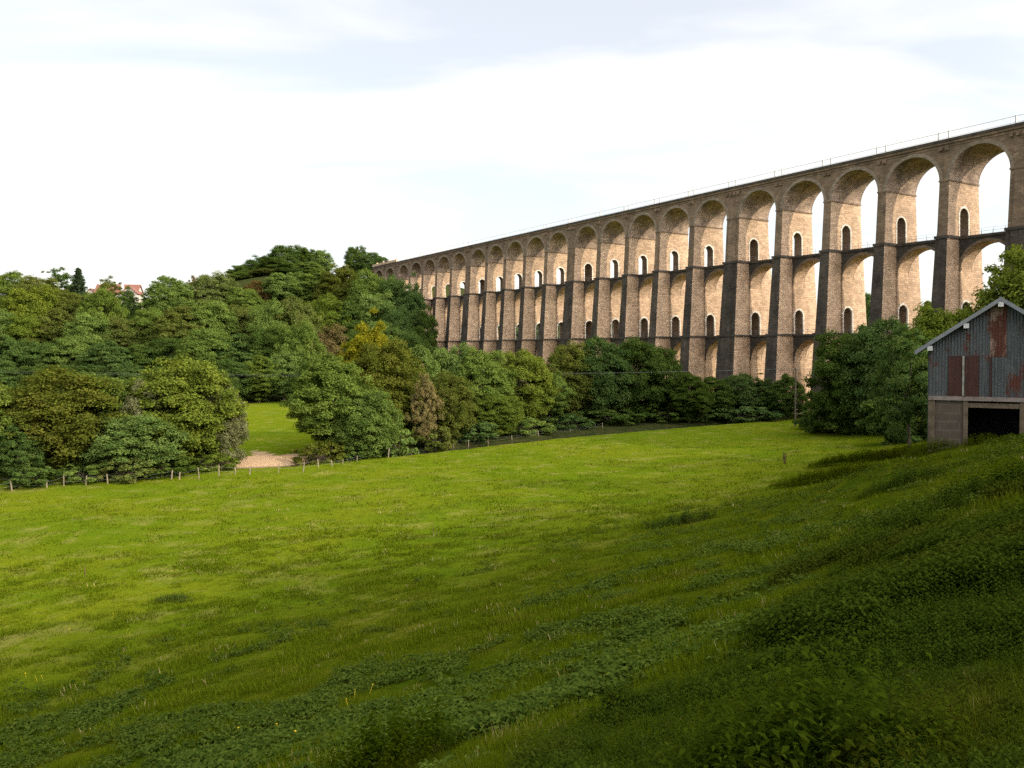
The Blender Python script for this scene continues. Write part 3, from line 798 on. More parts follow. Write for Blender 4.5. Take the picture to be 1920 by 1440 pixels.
for wx, wz in ((-4, 3.6), (-1, 3.6), (2, 3.6), (6.4, 3.4), (8.2, 3.4)):
    y = -0.06 if wx < 4 else -4.06
    w = MB(); w.box(wx - 0.6, wx + 0.6, y, y + 0.12, wz, wz + 1.5); f = w.build('window', M['white'], house)
    w = MB(); w.box(wx - 0.48, wx + 0.48, y - 0.01, y + 0.05, wz + 0.12, wz + 1.38); w.build('pane', M['pane'], f)

# ------------------------------------------------------------------ trees
def unit_dirs(n):
    v = rng.normal(size=(n, 3)); return v / np.linalg.norm(v, axis=1)[:, None]
def leaf_quads(pos, nrm, size, tint, aspect=0.6):
    """rhombic leaves at pos facing nrm"""
    n = len(pos)
    r = unit_dirs(n)
    t = np.cross(nrm, r); t /= np.linalg.norm(t, axis=1)[:, None] + 1e-9
    b = np.cross(nrm, t)
    s = size[:, None]
    fold = nrm * s * 0.15
    co = np.stack([pos - t * s, pos + b * s * aspect + fold, pos + t * s, pos - b * s * aspect + fold], 1).reshape(-1, 3)
    return co, np.repeat(tint, 4)
def make_crown(seed, rx, z0, z1, puffs, leaves, leaf, kind='round', lobes=0.16, gaps=0.0):
    global rng
    rng = np.random.default_rng(seed)
    zc = z0 + (z1 - z0) * 0.46; up, dn = z1 - zc, zc - z0
    P, Rr = [], []
    ph = rng.uniform(0, 6.28, 8)
    while len(P) < puffs:
        d = unit_dirs(1)[0]
        az = math.atan2(d[1], d[0])
        lob = 1 + lobes * (0.5 * math.sin(2 * az + ph[0] + 2 * d[2]) + 0.35 * math.sin(3 * az + ph[1] - 3 * d[2]) + 0.35 * math.sin(5 * az + ph[2] + 4 * d[2]))
        r = (0.35 + 0.65 * rng.random() ** 0.45) * lob
        if kind == 'tall': prof = 1.0
        x, y = d[0] * rx * r, d[1] * rx * r
        z = zc + d[2] * r * (up if d[2] > 0 else dn)
        if kind == 'tall':
            h = (z - z0) / (z1 - z0); k = 0.75 + 0.5 * math.sin(math.pi * min(max(h, 0), 1) ** 0.8) - 0.45 * max(h - 0.6, 0)
            x *= k; y *= k
        P.append((x, y, z)); Rr.append(rx * rng.uniform(0.09, 0.21))
    P = np.array(P); Rr = np.array(Rr)
    per = leaves // puffs
    co, ti = [], []
    for c, r in zip(P, Rr):
        n = int(per * (r / (rx * 0.155)) ** 1.6)
        d = unit_dirs(n)
        d[:, 2] = np.where(d[:, 2] < -0.25, -d[:, 2] * 0.7, d[:, 2])
        d /= np.linalg.norm(d, axis=1)[:, None]
        rad = r * (0.25 + 1.05 * rng.random(n) ** 0.75)
        pos = c + d * rad[:, None] * np.array([1, 1, 0.9])
        if kind == 'willow': pos[:, 2] -= 0.5 * r * rng.random(n) ** 2
        out = c / (np.linalg.norm(c * np.array([1, 1, 0.5])) + 1e-6) * 0.35
        nr = d * 0.6 + np.array([0, 0, 0.2]) + out + rng.normal(size=(n, 3)) * 0.6
        nr /= np.linalg.norm(nr, axis=1)[:, None]
        tint = np.clip(0.45 + rng.normal(0, 0.22, n) + rng.normal(0, 0.16), 0, 1)
        a, b = leaf_quads(pos, nr, leaf * rng.uniform(0.6, 1.2, n), tint)
        co.append(a); ti.append(b)
    return np.concatenate(co), np.concatenate(ti), P
def make_conifer(seed, rx, z0, z1, leaves, leaf):
    global rng
    rng = np.random.default_rng(seed)
    co, ti = [], []
    z = z0
    while z < z1:
        h = (z - z0) / (z1 - z0); rr = rx * (1 - h) ** 0.85 + 0.25
        nb = 7
        for k in range(nb):
            a = 2 * math.pi * k / nb + rng.uniform(-0.4, 0.4); ln = rr * rng.uniform(0.45, 1.15); z_ = z + rng.uniform(-0.35, 0.35); n = int(leaves * (rr / rx + 0.1) / 120)
            t = rng.random(n) ** 0.7
            pos = np.stack([np.cos(a) * ln * t, np.sin(a) * ln * t, z_ - 0.34 * ln * t + 0.2 * ln * t * t], 1) + rng.normal(size=(n, 3)) * np.array([0.22, 0.22, 0.16]) * (0.5 + ln * 0.35)
            nr = rng.normal(size=(n, 3)) * 0.5 + np.array([0, 0, 1]); nr /= np.linalg.norm(nr, axis=1)[:, None]
            q, w = leaf_quads(pos, nr, leaf * rng.uniform(0.6, 1.3, n), np.clip(0.4 + rng.normal(0, 0.25, n), 0, 1), 0.35)
            co.append(q); ti.append(w)
        z += (z1 - z0) * 0.042
    return np.concatenate(co), np.concatenate(ti), np.zeros((0, 3))
def make_trunk(seed, z0, z1, rx, P, r0, stems=1):
    rd = random.Random(seed)
    mb = MB()
    for s in range(stems):
        ox, oy = (0, 0) if stems == 1 else (rd.uniform(-0.5, 0.5), rd.uniform(-0.5, 0.5))
        top = Vector((ox * 3 + rd.uniform(-.3, .3), oy * 3 + rd.uniform(-.3, .3), z1 * 0.82))
        pts = [Vector((ox, oy, -0.8)), Vector((ox, oy, 0.15)), Vector((ox * 1.3 + rd.uniform(-.12, .12), oy * 1.3, z1 * 0.22)), Vector((ox * 2 + rd.uniform(-.25, .25), oy * 2 + rd.uniform(-.25, .25), z1 * 0.5)), top]
        rs = [r0 * 1.5, r0 * 1.15, r0 * 0.85, r0 * 0.5, r0 * 0.1]
        mb.tube(pts, rs, 9)
        if len(P):
            for k in range(9 if stems == 1 else 4):
                tgt = Vector(P[rd.randrange(len(P))]); f = rd.uniform(0.2, 0.6)
                st = pts[2].lerp(pts[3], f * 1.2) if f < 0.75 else pts[3]
                mid = st.lerp(tgt, 0.5) + Vector((0, 0, 0.35)); mb.tube([st, mid, tgt], [r0 * 0.34, r0 * 0.2, r0 * 0.05], 6)
    return mb
PROTO = {}
def proto(key, crown, trunk_r, stems=1, bark='bark', z0=1.0, z1=12.0, rx=5.0):
    co, ti, P = crown
    cm = quads_mesh('crown_' + key, co, 4, ti)
    tb = make_trunk(hash(key) % 1000 if False else sum(map(ord, key)), z0, z1, rx, P, trunk_r, stems)
    tm = bpy.data.meshes.new('trunk_' + key); tm.from_pydata(tb.v, [], tb.f); tm.polygons.foreach_set('use_smooth', [True] * len(tm.polygons)); tm.materials.append(M[bark])
    cm.materials.append(M['leaf_mid'])
    PROTO[key] = (cm, tm, rx, z1)
proto('round_a', make_crown(1, 5.0, 0.9, 12, 360, 64000, 0.155), 0.30)
proto('round_b', make_crown(2, 5.0, 0.7, 12, 340, 64000, 0.155, lobes=0.22), 0.30)
proto('round_c', make_crown(3, 5.0, 1.2, 12, 380, 64000, 0.155, lobes=0.2), 0.32)
proto('tall_a', make_crown(4, 4.2, 0.8, 13, 360, 60000, 0.15, 'tall'), 0.28, z1=13, rx=4.2)
proto('tall_b', make_crown(5, 4.0, 1.5, 13, 300, 50000, 0.15, 'tall', 0.4), 0.26, z1=13, rx=4.0)
proto('loose', make_crown(6, 4.6, 1.8, 12, 160, 26000, 0.17, lobes=0.5), 0.26, rx=4.6)
proto('willow', make_crown(8, 4.4, 0.5, 11, 200, 52000, 0.13, 'willow'), 0.3, 3, z1=11, rx=4.4)
proto('slender', make_crown(9, 2.6, 2.4, 12, 100, 15000, 0.18, 'tall', 0.5), 0.14, bark='bark_pale', z1=12, rx=2.6)
proto('bush', make_crown(11, 2.2, -0.3, 2.6, 50, 9000, 0.13), 0.06, 4, z1=2.6, rx=2.2)
proto('conifer', make_conifer(12, 4.2, 1.2, 15, 26000, 0.30), 0.25, z1=15, rx=4.2)
def tree(name, key, x, y, h, rx, leafm, label, group=None, cat='tree', zoff=0.0):
    cm, tm, r0, h0 = PROTO[key]
    z = gz(x, y) + zoff
    e = empty(name, (x, y, z), random.uniform(0, 6.28))
    e.scale = (rx / r0, rx / r0, h / h0)
    tag(e, label, cat, group)
    c = bpy.data.objects.new('crown', cm); COL.objects.link(c); c.parent = e
    c.material_slots[0].link = 'OBJECT'; c.material_slots[0].material = M[leafm]
    t = bpy.data.objects.new('trunk', tm); COL.objects.link(t); t.parent = e
    return e
def tree_px(name, key, px, ytop, depth, wpx, leafm, label, group=None, cat='tree'):
    """a tree whose crown centre stands at depth metres, seen in direction px with its top at ytop"""
    x = (px - 960) / F * depth
    z = gz(x, depth)
    h = (HORIZON - ytop) / F * depth - z
    return tree(name, key, x, depth, max(h, 2.0), wpx / F * depth * 0.5, leafm, label, group, cat)

NEAR = 'trees in the hedgerow along the far edge of the meadow'
ROW = [
 # name, proto, px, ytop, depth, width px, leaves, label
 ('broadleaf_tree', 'tall_a', -18, 712, 88, 110, 'leaf_fresh', 'yellow green hedgerow tree cut off at the far left beside the big round tree'),
 ('broadleaf_tree', 'round_a', 118, 694, 92, 205, 'leaf_olive', 'big round olive green tree, widest of the hedgerow clump left of the sandy ford'),
 ('broadleaf_tree', 'round_b', 195, 706, 96, 150, 'leaf_mid', 'mid green tree pressed against the big round olive tree left of the ford'),
 ('willow_tree', 'willow', 268, 716, 95, 90, 'leaf_grey', 'small grey green willow between the two big rounded hedgerow trees'),
 ('broadleaf_tree', 'round_c', 348, 676, 98, 185, 'leaf_fresh', 'tall domed yellow green tree standing left of the gap to the far meadow'),
 ('willow_tree', 'willow', 418, 722, 100, 88, 'leaf_grey', 'grey green willow leaning at the edge of the sandy ford'),
 ('broadleaf_tree', 'round_b', 255, 780, 91, 150, 'leaf_mid', 'low leafy tree under the grey willow with trunks showing by the fence'),
 ('broadleaf_tree', 'round_a', 30, 800, 87, 95, 'leaf_dark', 'low dark tree with tangled roots at the far left end of the fence'),
 ('broadleaf_tree', 'tall_a', 622, 668, 112, 135, 'leaf_mid', 'dense green tree right of the gap, first of the long hedgerow'),
 ('golden_tree', 'tall_b', 690, 614, 126, 100, 'leaf_gold', 'golden yellow topped tree rising above the long hedgerow'),
 ('broadleaf_tree', 'round_c', 722, 642, 122, 135, 'leaf_olive', 'tall olive tree directly in front of the golden yellow topped tree'),
 ('broadleaf_tree', 'round_b', 690, 735, 110, 110, 'leaf_mid', 'low spreading tree at the foot of the golden yellow topped tree'),
 ('broadleaf_tree', 'tall_a', 782, 652, 130, 85, 'leaf_mid', 'narrow mid green tree behind the small tan leaved tree'),
 ('tan_leaved_tree', 'tall_b', 797, 706, 118, 42, 'leaf_tan', 'slim tan leaved autumn tree standing in front of the hedgerow'),
 ('broadleaf_tree', 'round_a', 842, 700, 124, 95, 'leaf_olive', 'olive tree just right of the slim tan leaved tree'),
 ('broadleaf_tree', 'round_b', 846, 650, 138, 95, 'leaf_mid', 'round topped green tree behind the olive one, right of the tan tree'),
 ('broadleaf_tree', 'round_c', 905, 656, 138, 110, 'leaf_mid', 'broad even green tree midway along the hedgerow below the viaduct'),
 ('broadleaf_tree', 'round_a', 975, 660, 146, 125, 'leaf_fresh', 'yellowish green dome shaped tree at the middle of the long hedgerow'),
 ('broadleaf_tree', 'round_b', 930, 740, 132, 90, 'leaf_mid', 'low tree with overhanging boughs under the yellowish domed tree'),
 ('broadleaf_tree', 'tall_b', 1030, 700, 148, 70, 'leaf_mid', 'small dark tree between the yellowish domed tree and the olive brown tree'),
 ('broadleaf_tree', 'round_c', 1068, 646, 158, 95, 'leaf_olive', 'olive brown feathery tree against the viaduct at the hedgerow bend'),
 ('broadleaf_tree', 'round_a', 1125, 636, 160, 115, 'leaf_dark', 'tall dark green tree right of the olive brown tree in front of the piers'),
 ('broadleaf_tree', 'round_b', 1195, 638, 164, 120, 'leaf_dark', 'second tall dark tree of the pair hiding the lowest viaduct arches'),
 ('broadleaf_tree', 'round_a', 1248, 654, 166, 70, 'leaf_dark', 'dark tree with an uneven edge beside the pale uncovered viaduct pier'),
 ('broadleaf_tree', 'tall_a', 1292, 700, 160, 76, 'leaf_dark', 'lower dark tree between the tall dark pair and the viaduct hedge'),
 ('broadleaf_tree', 'tall_a', 1335, 708, 168, 84, 'leaf_dark', 'dark hedge tree below the lit viaduct arch, first of three near the pole'),
 ('broadleaf_tree', 'round_b', 1385, 702, 170, 80, 'leaf_dark', 'dark hedge tree standing under the white streaked viaduct arch'),
 ('broadleaf_tree', 'tall_b', 1434, 712, 168, 62, 'leaf_dark', 'thin stemmed dark tree with pale trunk left of the utility pole'),
 ('broadleaf_tree', 'tall_a', 1474, 703, 164, 64, 'leaf_dark', 'dark thin stemmed tree touching the utility pole'),
 ('broadleaf_tree', 'round_b', 1592, 626, 124, 135, 'leaf_dark', 'dark tree right of the bare viaduct pier, left one of the barn side trees'),
 ('broadleaf_tree', 'round_a', 1648, 602, 120, 135, 'leaf_dark', 'tall dark loose tree in front of the viaduct between pole and barn'),
 ('broadleaf_tree', 'loose', 1706, 632, 84, 120, 'leaf_dark', 'lower loose tree with gaps showing lit stone, left beside the barn wall'),
 ('broadleaf_tree', 'round_c', 1765, 578, 110, 150, 'leaf_mid', 'bushy green tree peeping over the left slope of the barn roof'),
 ('broadleaf_tree', 'round_a', 1935, 470, 66, 210, 'leaf_fresh', 'tall yellow green tree behind the barn ridge at the right edge'),
 ('broadleaf_tree', 'round_b', 2080, 500, 62, 210, 'leaf_mid', 'tree beyond the right edge behind the barn'),
]
for a in ROW: tree_px(*a, group=NEAR)

BUSH = [(60, 884, 84, 60), (160, 880, 88, 70), (235, 868, 88, 60), (310, 864, 92, 70), (395, 858, 96, 60), (600, 838, 105, 60), (655, 832, 108, 55), (735, 812, 112, 60), (815, 806, 119, 55),
        (890, 800, 127, 60), (985, 792, 138, 70), (1065, 785, 148, 60), (1150, 776, 156, 70), (1240, 772, 162, 70), (1320, 768, 164, 60), (1410, 770, 162, 70), (1545, 768, 140, 70), (1610, 762, 125, 100), (1690, 752, 100, 90), (1545, 740, 130, 60)]
for k, (px, yt, dep, w) in enumerate(BUSH):
    spot = ['at the left end of the fence', 'below the big round olive tree', 'under the low leafy tree', 'under the tall domed tree', 'at the edge of the sandy ford', 'right of the sandy ford', 'at the foot of the first long hedgerow tree',
            'below the olive tree with the golden neighbour', 'by the slim tan leaved tree', 'under the middle of the long hedgerow', 'below the yellowish domed tree', 'below the olive brown tree', 'below the tall dark pair, left one',
            'below the tall dark pair, right one', 'under the lit viaduct arch', 'left of the utility pole', 'right of the utility pole', 'under the tall dark loose tree', 'beside the barn', 'against the bare viaduct pier'][k]
    tree_px('bush', 'bush', px, yt - 10, dep, w * 1.6, ['leaf_dark', 'leaf_mid', 'leaf_olive'][k % 3] if px < 1000 else 'leaf_dark', 'scrubby bush ' + spot, 'bushes along the fence', 'bush')

UNDER = [(905, 772, 140), (960, 768, 146), (1015, 764, 152), (1065, 758, 160), (1115, 752, 166), (1165, 748, 170), (1215, 748, 172), (1265, 746, 174), (1315, 744, 176), (1365, 744, 178), (1415, 746, 178), (1460, 750, 176), (1565, 748, 140), (1625, 738, 132), (1680, 732, 118), (1725, 728, 100)]
for k, (px, yt, dep) in enumerate(UNDER):
    tree_px('bush', 'bush', px, yt, dep, 92, 'leaf_dark', 'shaded bush in the dark strip under the hedgerow trees, %s of them from the left' % (['first', 'second', 'third', 'fourth', 'fifth', 'sixth', 'seventh', 'eighth', 'ninth', 'tenth', 'eleventh', 'twelfth', 'thirteenth', 'fourteenth', 'fifteenth', 'last'][k]), 'bushes under the hedgerow trees', 'bush')
HILL = 'trees of the wood covering the far hillside'
W = [  # skyline and upper rows
 ('broadleaf_tree', 'round_a', 20, 512, 300, 100, 'leaf_mid', 'green skyline tree at the far left of the hillside wood'),
 ('broadleaf_tree', 'round_c', 75, 520, 292, 95, 'leaf_olive', 'brownish green skyline tree left of the lone spruce'),
 ('broadleaf_tree', 'loose', 112, 511, 305, 70, 'leaf_dark', 'thin topped dark tree touching the lone spruce on the skyline'),
 ('spruce_tree', 'conifer', 149, 502, 300, 66, 'leaf_pine', 'lone pointed dark spruce on the skyline left of the red roofs'),
 ('broadleaf_tree', 'round_b', 60, 540, 262, 110, 'leaf_fresh', 'bright yellow green tree below the brownish skyline trees at left'),
 ('broadleaf_tree', 'round_a', 130, 550, 270, 95, 'leaf_olive', 'olive tree directly below the lone spruce'),
 ('broadleaf_tree', 'loose', 208, 528, 290, 60, 'leaf_olive', 'thin olive tree growing in front of the red roofs'),
 ('broadleaf_tree', 'round_b', 190, 544, 262, 90, 'leaf_mid', 'green tree hiding the lower walls of the red roofed house'),
 ('broadleaf_tree', 'tall_a', 240, 546, 285, 46, 'leaf_dark', 'narrow dark tree in front of the white house wall'),
 ('broadleaf_tree', 'round_a', 318, 520, 285, 98, 'leaf_mid', 'round crowned green tree just right of the red roofed house'),
 ('broadleaf_tree', 'loose', 362, 526, 310, 45, 'leaf_rust', 'small thin reddish tree on the skyline beside the round crowned green tree'),
 ('broadleaf_tree', 'round_c', 402, 514, 300, 100, 'leaf_olive', 'brown tinged domed tree on the skyline left of the wooded knoll'),
 ('broadleaf_tree', 'round_b', 452, 540, 300, 90, 'leaf_mid', 'green tree at the left foot of the wooded knoll'),
 ('broadleaf_tree', 'round_a', 488, 528, 330, 80, 'leaf_rust', 'rusty red tree below the wooded knoll'),
 ('broadleaf_tree', 'round_b', 540, 512, 330, 95, 'leaf_mid', 'green tree just right of the rusty red tree'),
 ('broadleaf_tree', 'tall_a', 592, 506, 330, 85, 'leaf_mid', 'tall green tree under the right shoulder of the knoll'),
 ('broadleaf_tree', 'round_c', 640, 500, 325, 90, 'leaf_olive', 'olive green tree left below the viaduct end'),
 ('broadleaf_tree', 'round_a', 690, 508, 315, 85, 'leaf_mid', 'round green tree below the stone parapet at the viaduct end'),
 ('broadleaf_tree', 'round_b', 735, 520, 312, 85, 'leaf_dark', 'dark tree covering the last viaduct arches'),
 ('broadleaf_tree', 'tall_b', 772, 538, 304, 70, 'leaf_dark', 'dark ivy like tree hanging against the left end of the viaduct'),
 ('broadleaf_tree', 'loose', 800, 590, 296, 50, 'leaf_dark', 'thin dark tree in front of the leftmost uncovered pier'),
 # wooded knoll behind
 ('broadleaf_tree', 'round_a', 455, 497, 448, 70, 'leaf_dark', 'dark tree at the left end of the distant knoll'),
 ('broadleaf_tree', 'round_c', 492, 482, 452, 75, 'leaf_dark', 'dark tree on the left slope of the distant knoll'),
 ('broadleaf_tree', 'round_b', 540, 461, 455, 85, 'leaf_dark', 'tallest dark tree crowning the distant knoll'),
 ('broadleaf_tree', 'round_a', 578, 468, 452, 55, 'leaf_dark', 'dark tree on the right slope of the knoll next to its crown'),
 ('broadleaf_tree', 'round_c', 602, 470, 448, 48, 'leaf_mid', 'lighter green tree at the right end of the knoll'),
 ('broadleaf_tree', 'round_b', 520, 486, 440, 80, 'leaf_dark', 'dark tree on the front of the distant knoll'),
 ('broadleaf_tree', 'round_a', 575, 492, 438, 70, 'leaf_mid', 'green tree low on the front of the distant knoll'),
 ('broadleaf_tree', 'round_c', 462, 512, 432, 66, 'leaf_mid', 'lighter tree low on the left slope of the distant knoll'),
 ('broadleaf_tree', 'round_a', 502, 504, 430, 66, 'leaf_olive', 'olive tree low on the middle of the distant knoll'),
 ('broadleaf_tree', 'round_b', 548, 503, 428, 66, 'leaf_dark', 'dark tree low on the right half of the distant knoll'),
 ('broadleaf_tree', 'round_b', 668, 463, 420, 46, 'leaf_dark', 'dark tree alone on the skyline above the viaduct end'),
 ('broadleaf_tree', 'round_c', 698, 474, 415, 50, 'leaf_dark', 'rounded dark tree beside the lone skyline tree above the viaduct end'),
 ('broadleaf_tree', 'round_a', 718, 484, 412, 40, 'leaf_dark', 'lowest dark tree touching the parapet at the viaduct end'),
]
for a in W: tree_px(*a[:5], a[5] * 0.88, *a[6:], group=HILL)
# middle and lower rows of the hillside
rows = [
 ('third', 252, [(-20, 585, 95, 'leaf_mid'), (45, 592, 100, 'leaf_mid'), (105, 582, 95, 'leaf_olive'), (165, 588, 95, 'leaf_mid'), (225, 596, 90, 'leaf_olive'), (282, 580, 90, 'leaf_mid'), (340, 575, 100, 'leaf_olive'), (400, 566, 100, 'leaf_mid'), (455, 575, 90, 'leaf_olive'), (505, 566, 90, 'leaf_mid'), (555, 560, 95, 'leaf_olive')]),
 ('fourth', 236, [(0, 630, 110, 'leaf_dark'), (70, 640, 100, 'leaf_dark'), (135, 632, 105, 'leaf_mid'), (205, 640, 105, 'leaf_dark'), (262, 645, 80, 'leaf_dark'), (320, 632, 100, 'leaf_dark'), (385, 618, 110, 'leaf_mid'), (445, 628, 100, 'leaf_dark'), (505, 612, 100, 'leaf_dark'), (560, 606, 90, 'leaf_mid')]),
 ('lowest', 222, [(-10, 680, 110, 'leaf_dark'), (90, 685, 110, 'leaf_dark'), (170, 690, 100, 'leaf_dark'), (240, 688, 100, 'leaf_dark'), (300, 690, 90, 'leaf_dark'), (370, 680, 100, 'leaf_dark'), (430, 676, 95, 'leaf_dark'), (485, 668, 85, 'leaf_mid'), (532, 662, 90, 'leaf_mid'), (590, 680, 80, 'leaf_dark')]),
 ('right hand third', 292, [(610, 556, 100, 'leaf_mid'), (660, 566, 95, 'leaf_dark'), (705, 552, 100, 'leaf_mid'), (745, 580, 80, 'leaf_dark'), (778, 612, 70, 'leaf_dark')]),
 ('right hand lowest', 262, [(612, 612, 100, 'leaf_rust'), (665, 625, 90, 'leaf_dark'), (720, 605, 100, 'leaf_mid'), (768, 626, 80, 'leaf_dark'), (805, 648, 60, 'leaf_dark')]),
]
ORD = ['first', 'second', 'third', 'fourth', 'fifth', 'sixth', 'seventh', 'eighth', 'ninth', 'tenth', 'eleventh']
CN = {'leaf_mid': 'mid green', 'leaf_olive': 'olive tinged', 'leaf_dark': 'dark green', 'leaf_rust': 'reddish brown', 'leaf_fresh': 'bright green'}
keys = ['round_a', 'round_b', 'round_c', 'tall_a']
for rn, dep, lst in rows:
    for k, (px, yt, w, lm) in enumerate(lst):
        tree_px('broadleaf_tree', keys[(k * 3 + len(rn)) % 4], px, yt, dep + (k * 37 % 11) - 5, w * 0.92, lm, '%s tree in the %s row of the wood, %s from left' % (CN[lm], rn, ORD[k]), HILL)
# trees beyond the viaduct
FAR = [(1630, 552, 470, 45), (1605, 560, 480, 50), (1660, 566, 470, 50), (1738, 566, 480, 40), (1755, 576, 470, 40), (1715, 578, 480, 50), (1000, 590, 330, 60), (1055, 600, 330, 60), (940, 580, 350, 60), (1140, 604, 340, 50), (1225, 600, 340, 60), (1300, 605, 350, 60), (870, 560, 352, 40), (1400, 612, 400, 60), (1500, 612, 400, 60)]
names = ['far tree on the skyline seen between two right hand piers', 'far tree left behind the right hand piers', 'far tree behind the second right hand pier', 'far tree on the skyline above the barn side trees', 'low far tree above the barn side trees', 'far tree partly behind the pier nearest the barn',
         'tree behind the viaduct seen through a lower doorway at its left part', 'tree behind the viaduct seen through the doorway above the olive brown tree', 'tree behind the viaduct near its left end', 'tree behind the piers above the first tall dark tree', 'tree behind the piers above the second tall dark tree', 'tree behind the viaduct seen through the doorway by the bare pier', 'thin tree seen in an upper doorway near the left end', 'tree behind the viaduct left of the pole', 'tree behind the viaduct at the pole']
for k, (px, yt, dep, w) in enumerate(FAR):
    tree_px('broadleaf_tree', keys[k % 4], px, yt, dep, w, 'leaf_mid' if k % 2 else 'leaf_dark', names[k], 'trees beyond the viaduct')
# the wood along the top of the near slope, right of the view: it shades the bank and the barn
wood_co, wood_ti = [], []
rw = random.Random(12)
for k in range(26):
    t = -34 + 5.2 * (k % 26)
    x = 47 + 0.80 * t + rw.uniform(-5, 5) + (10 if k % 2 else 0); y = t + rw.uniform(-2, 2)
    if x < 0.66 * y + 6: x = 0.66 * y + 6 + rw.uniform(0, 4)
    cm = PROTO[keys[k % 4]][0]
    co = np.empty(len(cm.vertices) * 3, np.float32); cm.vertices.foreach_get('co', co); co = co.reshape(-1, 4, 3)[::2].reshape(-1, 3)
    ti = np.empty(len(cm.vertices), np.float32); cm.attributes['tint'].data.foreach_get('value', ti); ti = ti.reshape(-1, 4)[::2].reshape(-1)
    a = rw.uniform(0, 6.28); sx = rw.uniform(1.05, 1.4); sz = rw.uniform(1.0, 1.35)
    c, s_ = math.cos(a) * sx, math.sin(a) * sx
    wood_co.append(np.stack([co[:, 0] * c - co[:, 1] * s_ + x, co[:, 0] * s_ + co[:, 1] * c + y, co[:, 2] * sz + gz(x, y)], -1)); wood_ti.append(ti)
wd = link_mesh('hillside_wood', quads_mesh('hillside_wood', np.concatenate(wood_co), 4, np.concatenate(wood_ti)), None, [M['leaf_dark']])
tag(wd, kind='stuff')


# ------------------------------------------------------------------ fence, pole, wires
fence_px = [(-30, 926), (20, 921), (85, 916), (117, 913), (158, 911), (200, 908), (253, 905), (319, 901), (334, 900), (372, 898), (409, 894), (440, 891), (466, 891), (520, 888), (567, 886), (596, 878), (622, 875), (641, 871), (668, 866), (702, 860), (727, 858), (751, 855), (771, 852), (796, 848), (850, 840), (878, 838), (915, 834), (960, 826), (1010, 818), (1070, 810), (1130, 803)]
fpos = []
for px, py in fence_px:
    x, y, z = hit(px, py); fpos.append(Vector((x, y, gz(x, y))))
f0 = fpos[0]
fence = empty('post_and_wire_fence', f0)
tag(fence, 'old wooden post and wire fence along the far edge of the meadow', 'fence')
rd = random.Random(3)
tops = []
for p in fpos:
    q = p - f0
    h = rd.uniform(0.5, 1.3); lx, ly = rd.uniform(-.16, .16), rd.uniform(-.1, .1); r = rd.uniform(0.05, 0.08)
    mb = MB(); mb.tube([q + Vector((0, 0, -0.4)), q + Vector((lx * .5, ly * .5, h * .5)), q + Vector((lx, ly, h))], [r, r * 0.95, r * 0.85], 7)
    mb.build('post', M['wood_post'], fence)
    tops.append((q, h))
mb = MB()
for (a, ha), (b, hb_) in zip(tops[:-1], tops[1:]):
    for f in (0.45, 0.85):
        mb.tube([a + Vector((0, 0, ha * f)), a.lerp(b, 0.5) + Vector((0, 0, (ha + hb_) / 2 * f - 0.06)), b + Vector((0, 0, hb_ * f))], [0.004] * 3, 4, cap=False)
mb.build('wire', M['wire'], fence)

px_, py_ = 50.0, 146.0
pz = gz(px_, py_)
pole = empty('utility_pole', (px_, py_, pz)); tag(pole, 'thin wooden utility pole in front of the bare viaduct pier', 'utility pole')
mb = MB(); ph = -3.0 - pz
mb.tube([(0, 0, -1), (0, 0, 3), (0, 0, ph)], [0.16, 0.145, 0.11], 10); mb.build('shaft', M['bark'], pole)
mb = MB(); mb.box(-0.5, 0.5, -0.05, 0.05, ph - 0.45, ph - 0.35); mb.build('crossarm', M['wood_dark'], pole)
for s in (-0.42, 0.42):
    mb = MB(); mb.tube([(s, 0, ph - 0.35), (s, 0, ph - 0.28), (s, 0, ph - 0.2)], [0.04, 0.055, 0.03], 8); mb.build('insulator', M['white'], pole)
def span(a, b, sag, n=28):
    return [Vector(a).lerp(Vector(b), k / n) - Vector((0, 0, sag * 4 * (k / n) * (1 - k / n))) for k in range(n + 1)]
for k, s in enumerate((-0.42, 0.42)):
    mb = MB()
    mb.tube(span((px_ + s * 0.2, py_ + s, pz + ph - 0.2), (-140, 172 + s * 2.2, -3.6 + 0.4 * k), 1.5), [0.013] * 29, 5)
    mb.tube(span((px_ + s * 0.2, py_ + s, pz + ph - 0.2), (130, 118 + s, -1.5), 2.2), [0.013] * 29, 5)
    tag(mb.build('overhead_wire', M['cable']), ['front strand of the overhead line crossing before the hillside wood', 'rear strand of the overhead line crossing before the hillside wood'][k], 'wire', 'overhead line wires')

